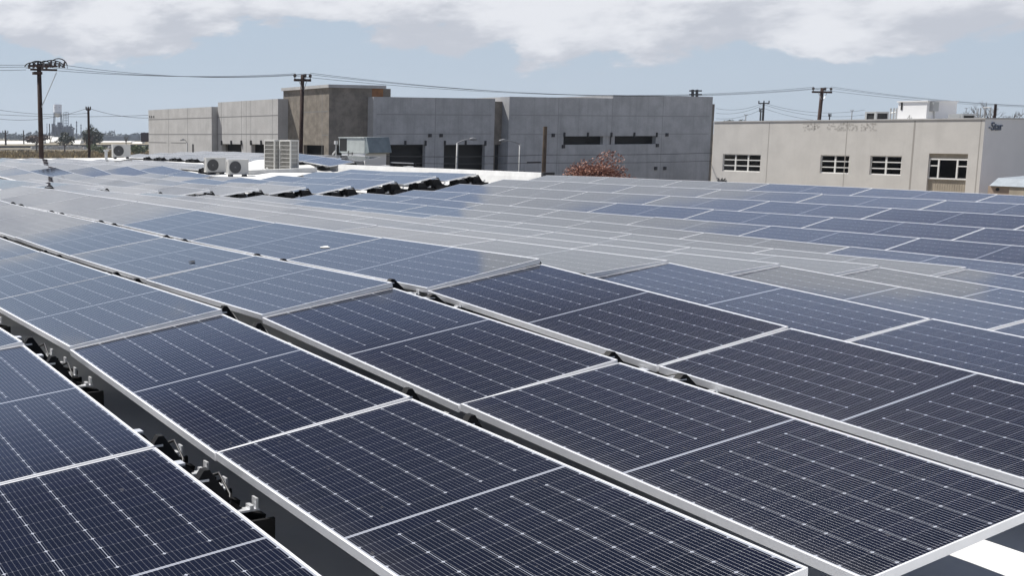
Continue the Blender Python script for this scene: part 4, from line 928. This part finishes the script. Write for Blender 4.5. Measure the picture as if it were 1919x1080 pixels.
far_tree('shade_tree', 'tiny tree showing above the left end of beige roof', 1365, 228.5, 26, 8, 160, MAT['leaf_dark'], 28, 400)
far_tree('shade_tree', 'tiny bush showing above the beige roof left part', 1390, 227.5, 14, 8, 165, MAT['leaf_dark'], 29, 300)
def bare_tree(label, x, ytop, t, seed, spread):
    rnd = random.Random(seed); top = at_t(x, ytop, t); e = tag(empty('bare_tree', (top.x, top.y, GZ)), label, 'tree'); m = WMB(); H = top.z - GZ
    def grow(p, d, l, r, k):
        q = p + d * l; m.tube([p, q], [r, r * .65], 5, False)
        if k == 0: return
        for _ in range(3 if k > 1 else 4):
            nd = (d + Vector((rnd.gauss(0, .5), rnd.gauss(0, .5), rnd.gauss(.12, .3))) * spread).normalized(); grow(q, nd, l * rnd.uniform(.55, .8), r * .62, k - 1)
    grow(Vector((top.x, top.y, GZ)), Vector((0, 0, 1)), H * .37, .12, 5); m.build('branches', MAT['bark'], e)
bare_tree('bare branched tree at the right edge behind the beige roof', 1893, 203, 100, 4, .9)
bare_tree('smaller bare tree left of the dark pole at right', 1862, 206, 104, 9, .9)

# ------------------------------------------------------------------ distant plant, sheds and poles
DR = 800.0; SR = DR / F
def rbox(m, x0, x1, y0, y1, t, depth, slope=0.0):
    p0 = at_t(x0, y1, t); p1 = at_t(x1, y0, t); a = (Vector((RGT.x, RGT.y, 0))).normalized(); f_ = Vector((FWD.x, FWD.y, 0)).normalized()
    b0 = p0; b1 = p0 + a * (p1 - p0).dot(a); zt = p1.z; zb = p0.z
    vs = []
    for z in (zb, zt):
        bk = f_ * (slope * (zt - zb) if z == zt else 0)
        for q in (b0 + bk, b1 + bk, b1 + f_ * depth, b0 + f_ * depth): vs.append((q.x, q.y, z))
    m.add(vs, [(0,3,2,1),(4,5,6,7),(0,1,5,4),(1,2,6,5),(2,3,7,6),(3,0,4,7)])
e = tag(empty('water_tower', at_t(108, 250, DR)), 'pale water tower with cylinder tank on splayed legs', 'water tower')
tp, bt, cn = at_t(108, 196.5, DR), at_t(108, 212, DR), at_t(108, 219, DR); gr_ = at_t(108, 262, DR).z
m = WMB(); R_ = 7.6 * SR; m.tube([tp, bt, Vector((bt.x, bt.y, (bt.z + cn.z) / 2)), cn], [R_, R_, R_ * .82, R_ * .35], 24); m.build('tank', MAT['tank'], e, smooth=False)
rt = Vector((RGT.x, RGT.y, 0)).normalized(); fw_ = Vector((FWD.x, FWD.y, 0)).normalized()
for sx, sy in ((-1, -1), (1, -1), (1, 1), (-1, 1)):
    m = WMB(); m.tube([bt + (rt * sx + fw_ * sy) * R_ * .75, Vector((bt.x, bt.y, gr_)) + (rt * sx + fw_ * sy) * R_ * 1.25], .35, 6); m.build('leg', MAT['refinery_pale'], e)
m = WMB(); m.tube([Vector((bt.x, bt.y, bt.z + .1)), Vector((bt.x, bt.y, bt.z + .5))], R_ * 1.15, 24)
for z in (.45, .7): zz = bt.z + (gr_ - bt.z) * z; m.beam(Vector((bt.x, bt.y, zz)) - rt * R_ * 1.05 - fw_ * R_, Vector((bt.x, bt.y, zz)) + rt * R_ * 1.05 - fw_ * R_, .3)
m.build('walkway', MAT['refinery_pale'], e)
m = WMB()
for y, h_ in ((201.2, 1.3), (204.8, 2.4)):
    for i in range(5):
        x = 103.5 + i * 2.0; q = at_t(x, y, DR); ang = (x - 108) / 7.6; nrm = -fw_ * math.sqrt(max(1 - ang * ang, .1)) + rt * ang
        c = Vector((tp.x, tp.y, q.z)) + nrm * (R_ + .05); m.beam(c - rt * .55 * SR * 2, c + rt * .5 * SR * 2, .15, h_ * SR * 1.2)
m.build('lettering', MAT['refinery'], e)
def plant(name, label, cat, parts, t=DR, mt='refinery', depth=6, extra=None):
    m = WMB()
    for x0, x1, y0, y1 in parts: rbox(m, x0, x1, y0, y1, t, depth, 2.2 if name == 'white_shed' else 0.0)
    if extra: extra(m)
    return tag(m.build(name, MAT[mt]), label, cat)
rr = random.Random(8)
def lattice(x0, x1, y0, y1, n, t, wd=.35):
    def f(m):
        for x in (x0, (x0 + x1) / 2, x1): m.beam(at_t(x, y1, t), at_t(x, y0, t), wd)
        for i in range(n + 1): y = y0 + (y1 - y0) * i / n; m.beam(at_t(x0, y, t), at_t(x1, y, t), wd)
    return f
plant('scaffold_tower', 'open steel frame tower right of the water tower', 'tower', [(119.6, 120.0, 211, 236)], DR - 5, 'refinery_pale', .5, lattice(119.5, 128, 210.5, 236, 5, DR - 5))
def pipes(m):
    for _ in range(40):
        x = rr.uniform(97, 134); y = rr.uniform(233, 250); m.beam(at_t(x, y, DR - 22), at_t(x + rr.choice((0, rr.uniform(2, 8))), y + rr.uniform(2, 9), DR - 22), rr.uniform(.3, .9))
    for x in (99, 104, 110.5, 117, 126, 133): m.beam(at_t(x, 254, DR - 22), at_t(x, rr.uniform(230, 236), DR - 22), rr.uniform(.5, 1.2))
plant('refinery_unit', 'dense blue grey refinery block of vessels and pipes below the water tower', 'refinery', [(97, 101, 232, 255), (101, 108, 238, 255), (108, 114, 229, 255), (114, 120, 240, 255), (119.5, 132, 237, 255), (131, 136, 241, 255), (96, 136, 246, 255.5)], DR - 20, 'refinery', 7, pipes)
for k, (x, w_, y0, lab) in enumerate(((78.5, 3.6, 233, 'grey refinery column just right of the busy pole'), (88, 1.2, 231, 'thin refinery stack left of the black chimney'), (143.5, 2.2, 227, 'tallest refinery stack right of the water tower'), (151.8, 1.8, 233, 'shorter refinery stack beside the tallest one'), (170.5, 2.6, 232, 'refinery column just right of the small pole'), (173.6, 1.6, 234, 'slim refinery column paired right of the small pole'), (198.5, 1.2, 246, 'tiny stack above the pale tank shed, leftmost'), (205.5, 1.2, 245, 'tiny stack above the pale tank shed, second'), (211.5, 1.2, 245, 'tiny stack above the pale tank shed, third'), (214.5, 1.0, 244, 'tiny stack above the pale tank shed, fourth'))):
    m = MB(); a, b = at_t(x, 258, DR + 20), at_t(x, y0, DR + 20); m.tube([a, a.lerp(b, .55), a.lerp(b, .56), b], [w_ * SR / 2, w_ * SR / 2, w_ * SR * .4, w_ * SR * .4], 10)
    for f_ in (.4, .7, .9): q = a.lerp(b, f_); m.tube([q, q + Vector((0, 0, .5))], w_ * SR * .75, 10)
    tag(m.build('refinery_stack', MAT['refinery_pale' if k in (0, 4, 5) else 'refinery']), lab, 'stack', 'refinery stacks')
m = MB(); m.tube([at_t(93.5, 262, 420), at_t(92.8, 232, 420)], [.22, .2], 8); tag(m.build('chimney', MAT['hardware']), 'black leaning chimney pipe left of the refinery block', 'chimney')
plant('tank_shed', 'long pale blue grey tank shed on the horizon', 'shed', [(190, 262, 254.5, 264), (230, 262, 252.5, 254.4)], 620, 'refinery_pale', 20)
plant('white_shed', 'row of bright white shed roofs far left', 'shed', [(-60, 76, 264.5, 270)], 430, 'shed_white', 18)
plant('white_shed', 'bright white shed roof between the dark trees', 'shed', [(84, 92, 255, 268), (95, 120, 257, 266), (134, 150, 263, 270)], 440, 'shed_white', 12)
plant('white_shed', 'flat white shed roof left of the grey building', 'shed', [(181, 246, 264.5, 266.8), (246, 266, 266, 269)], 425, 'shed_white', 14)
plant('billboard_block', 'small dark block at the left end of the grey building', 'building', [(264, 278.4, 248.5, 266)], 260, 'billboard', 4)
plant('screen_fence', 'long dark screened fence beyond the dry field', 'fence', [(-60, 65, 273, 277.3), (65, 130, 271.5, 277), (130, 290, 271, 276.5)], 390, 'fence', .5)
plant('low_wall', 'long thin white wall at the far edge of the dry field', 'wall', [(-60, 290, 278.7, 280.2)], 372, 'shed_white', .5)
m = MB(); rj = random.Random(14)
for _ in range(200):
    x = rj.uniform(62, 290); y = rj.uniform(274.5, 278.5); q = at_t(x, y, 380); s_ = rj.uniform(.2, .7); m.box(q.x - s_, q.y - s_, q.z - s_ * .4, q.x + s_, q.y + s_, q.z + s_ * .4)
tag(m.build('rubble', MAT['conc']), 'pale rubble heaped along the foot of the screened fence', 'rubble', kind='stuff')
# small poles
def small_pole(label, x, y0, y1, t, arm=True, r=.13, name='distant_pole', mt='wood', arms=((0, 4),)):
    a, b = at_t(x, y1, t), at_t(x, y0, t); e = tag(empty(name, (b.x, b.y, min(a.z, b.z - 3))), label, 'utility pole', 'distant utility poles')
    m = WMB(); m.tube([(b.x, b.y, a.z), tuple(b)], [r, r * .8], 8); m.build('pole', MAT[mt], e)
    if arm:
        m = WMB()
        for dy, hw in arms:
            q = at_t(x, y0 + dy, t); l = rt * hw * t / F; m.beam(q - l, q + l, r * .9)
            for s_ in (-1, 0, 1): m.beam(q + l * s_ * .95, q + l * s_ * .95 + Vector((0, 0, r * 2.2)), r * .7)
        m.build('crossarm', MAT[mt], e)
    return b
b0 = small_pole('slim utility pole beside the dark ragged tree', 165.5, 202, 300, 120, True, .16, arms=((3.5, 4.2),))
small_pole('tiny pole on the horizon at far left', 10, 244, 272, 330, True, .3, arms=((5, 5),))
small_pole('tiny lamp mast left of the busy pole', 44, 244, 270, 330, False, .2)
small_pole('small lattice armed pole above the beige roof', 1431.5, 192, 232, 150, True, .16, arms=((1.5, 10),), mt='wire')
small_pole('shorter pole just left of the lattice armed pole', 1426, 204, 232, 170, True, .12, arms=((1, 3), (5, 3)), mt='wire')
small_pole('tiny pole with short arms right of the leaning pole', 1555, 214, 232, 190, True, .12, arms=((1, 2.5), (4, 2.5)), mt='wire')
small_pole('thin lamp mast in the sky above the beige roof middle', 1597, 207, 232, 180, True, .08, arms=((0.5, 3),), mt='steel')
small_pole('thin lamp mast above the left end of beige roof', 1398, 215, 232, 180, True, .08, arms=((0.5, 3),), mt='steel')
small_pole('short dark pole before the bare trees', 1866, 195, 232, 95, False, .13)
small_pole('thin aerial mast above the low louvred condenser', 1811, 202, 232, 90, True, .03, arms=((1, 3),), mt='steel')
e = tag(empty('twin_pole', at_t(1302, 178, 130)), 'twin pole frame peeping over the grey building top', 'utility pole')
m = WMB()
for x in (1298, 1306): m.tube([at_t(x, 210, 130), at_t(x, 168, 130)], .16, 8)
m.build('pole', MAT['wire'], e); m = WMB(); m.beam(at_t(1292, 170, 130), at_t(1315, 170, 130), .16); m.beam(at_t(1292, 177, 130), at_t(1315, 177, 130), .16); m.build('crossarm', MAT['wire'], e)
for k, (x0, y0, x1, y1, sg, lab) in enumerate(((-80, 206, 164, 202.5, -1.2, 'upper faint wire left of the slim pole'), (-80, 190, 164, 212, .6, 'slanting faint wire left of the slim pole'), (167, 203, 330, 216, .6, 'upper faint wire right of the slim pole'), (-80, 210, 330, 213, .4, 'lowest faint wire crossing behind the slim pole'))):
    wire(at_t(x0, y0, 118), at_t(x1, y1, 122), abs(sg), lab, .02, 16, 'faint distant wires')
for k, (y0, y1) in enumerate(((203, 193), (212, 196), (222, 203))):
    wire(at_t(1342, y0, 148), at_t(1431, y1, 150), .5, f'{("upper","middle","lower")[k]} faint wire left of the lattice armed pole', .018, 12, 'faint distant wires')
    wire(at_t(1432, y1, 150), at_t(1620, y0 + 3, 152), .8, f'{("upper","middle","lower")[k]} faint wire right of the lattice armed pole', .018, 12, 'faint distant wires')
# dry grass and the far tree line
m = MB(); rgx = random.Random(31)
for _ in range(9000):
    x = rgx.uniform(-60, 292); d = rgx.uniform(205, 365); q = at_t(x, 290, d); z = GZ; hgt = rgx.uniform(.3, 1.25); wd = rgx.uniform(.2, .8); a = rgx.uniform(0, math.pi)
    du = Vector((math.cos(a), math.sin(a), 0)) * wd; c = Vector((q.x, q.y, z)); ln = Vector((rgx.uniform(-.3, .3), rgx.uniform(-.3, .3), 0))
    m.add([c - du, c + du, c + du * .25 + ln + Vector((0, 0, hgt)), c - du * .3 + ln + Vector((0, 0, hgt * rgx.uniform(.6, 1.0)))], [(0, 1, 2, 3)])
tag(m.build('dry_grass', MAT['grass']), 'dry yellow grass covering the vacant field at left', 'grass', kind='stuff')
m = MB(); rgx = random.Random(41)
for i in range(130):
    x = rgx.uniform(-80, 300); t = rgx.uniform(900, 1100); y = rgx.uniform(254.5, 258.5); c = at_t(x, y, t); s_ = rgx.uniform(2.5, 6.5)
    leaves(m, c, (s_ * 1.6, s_ * 1.6, s_ * .8), 40, s_ * .24, rgx)
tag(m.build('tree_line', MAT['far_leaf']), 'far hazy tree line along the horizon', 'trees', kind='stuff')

# ------------------------------------------------------------------ the hazy air
hz = MB(); hz.box(-1290, -420, GZ - 1, 60, 720, 46)
hm = bpy.data.materials.new('thin_haze'); hm.use_nodes = True; t = NT(hm.node_tree); t.n.clear()
o = t.new('ShaderNodeOutputMaterial'); pvn = t.new('ShaderNodeVolumePrincipled'); pvn.inputs['Color'].default_value = (0.80, 0.88, 1.0, 1); pvn.inputs['Density'].default_value = 0.00019
pvn.inputs['Anisotropy'].default_value = 0.2
t.l.new(pvn.outputs[0], o.inputs['Volume'])
tag(hz.build('haze', hm), kind='stuff')
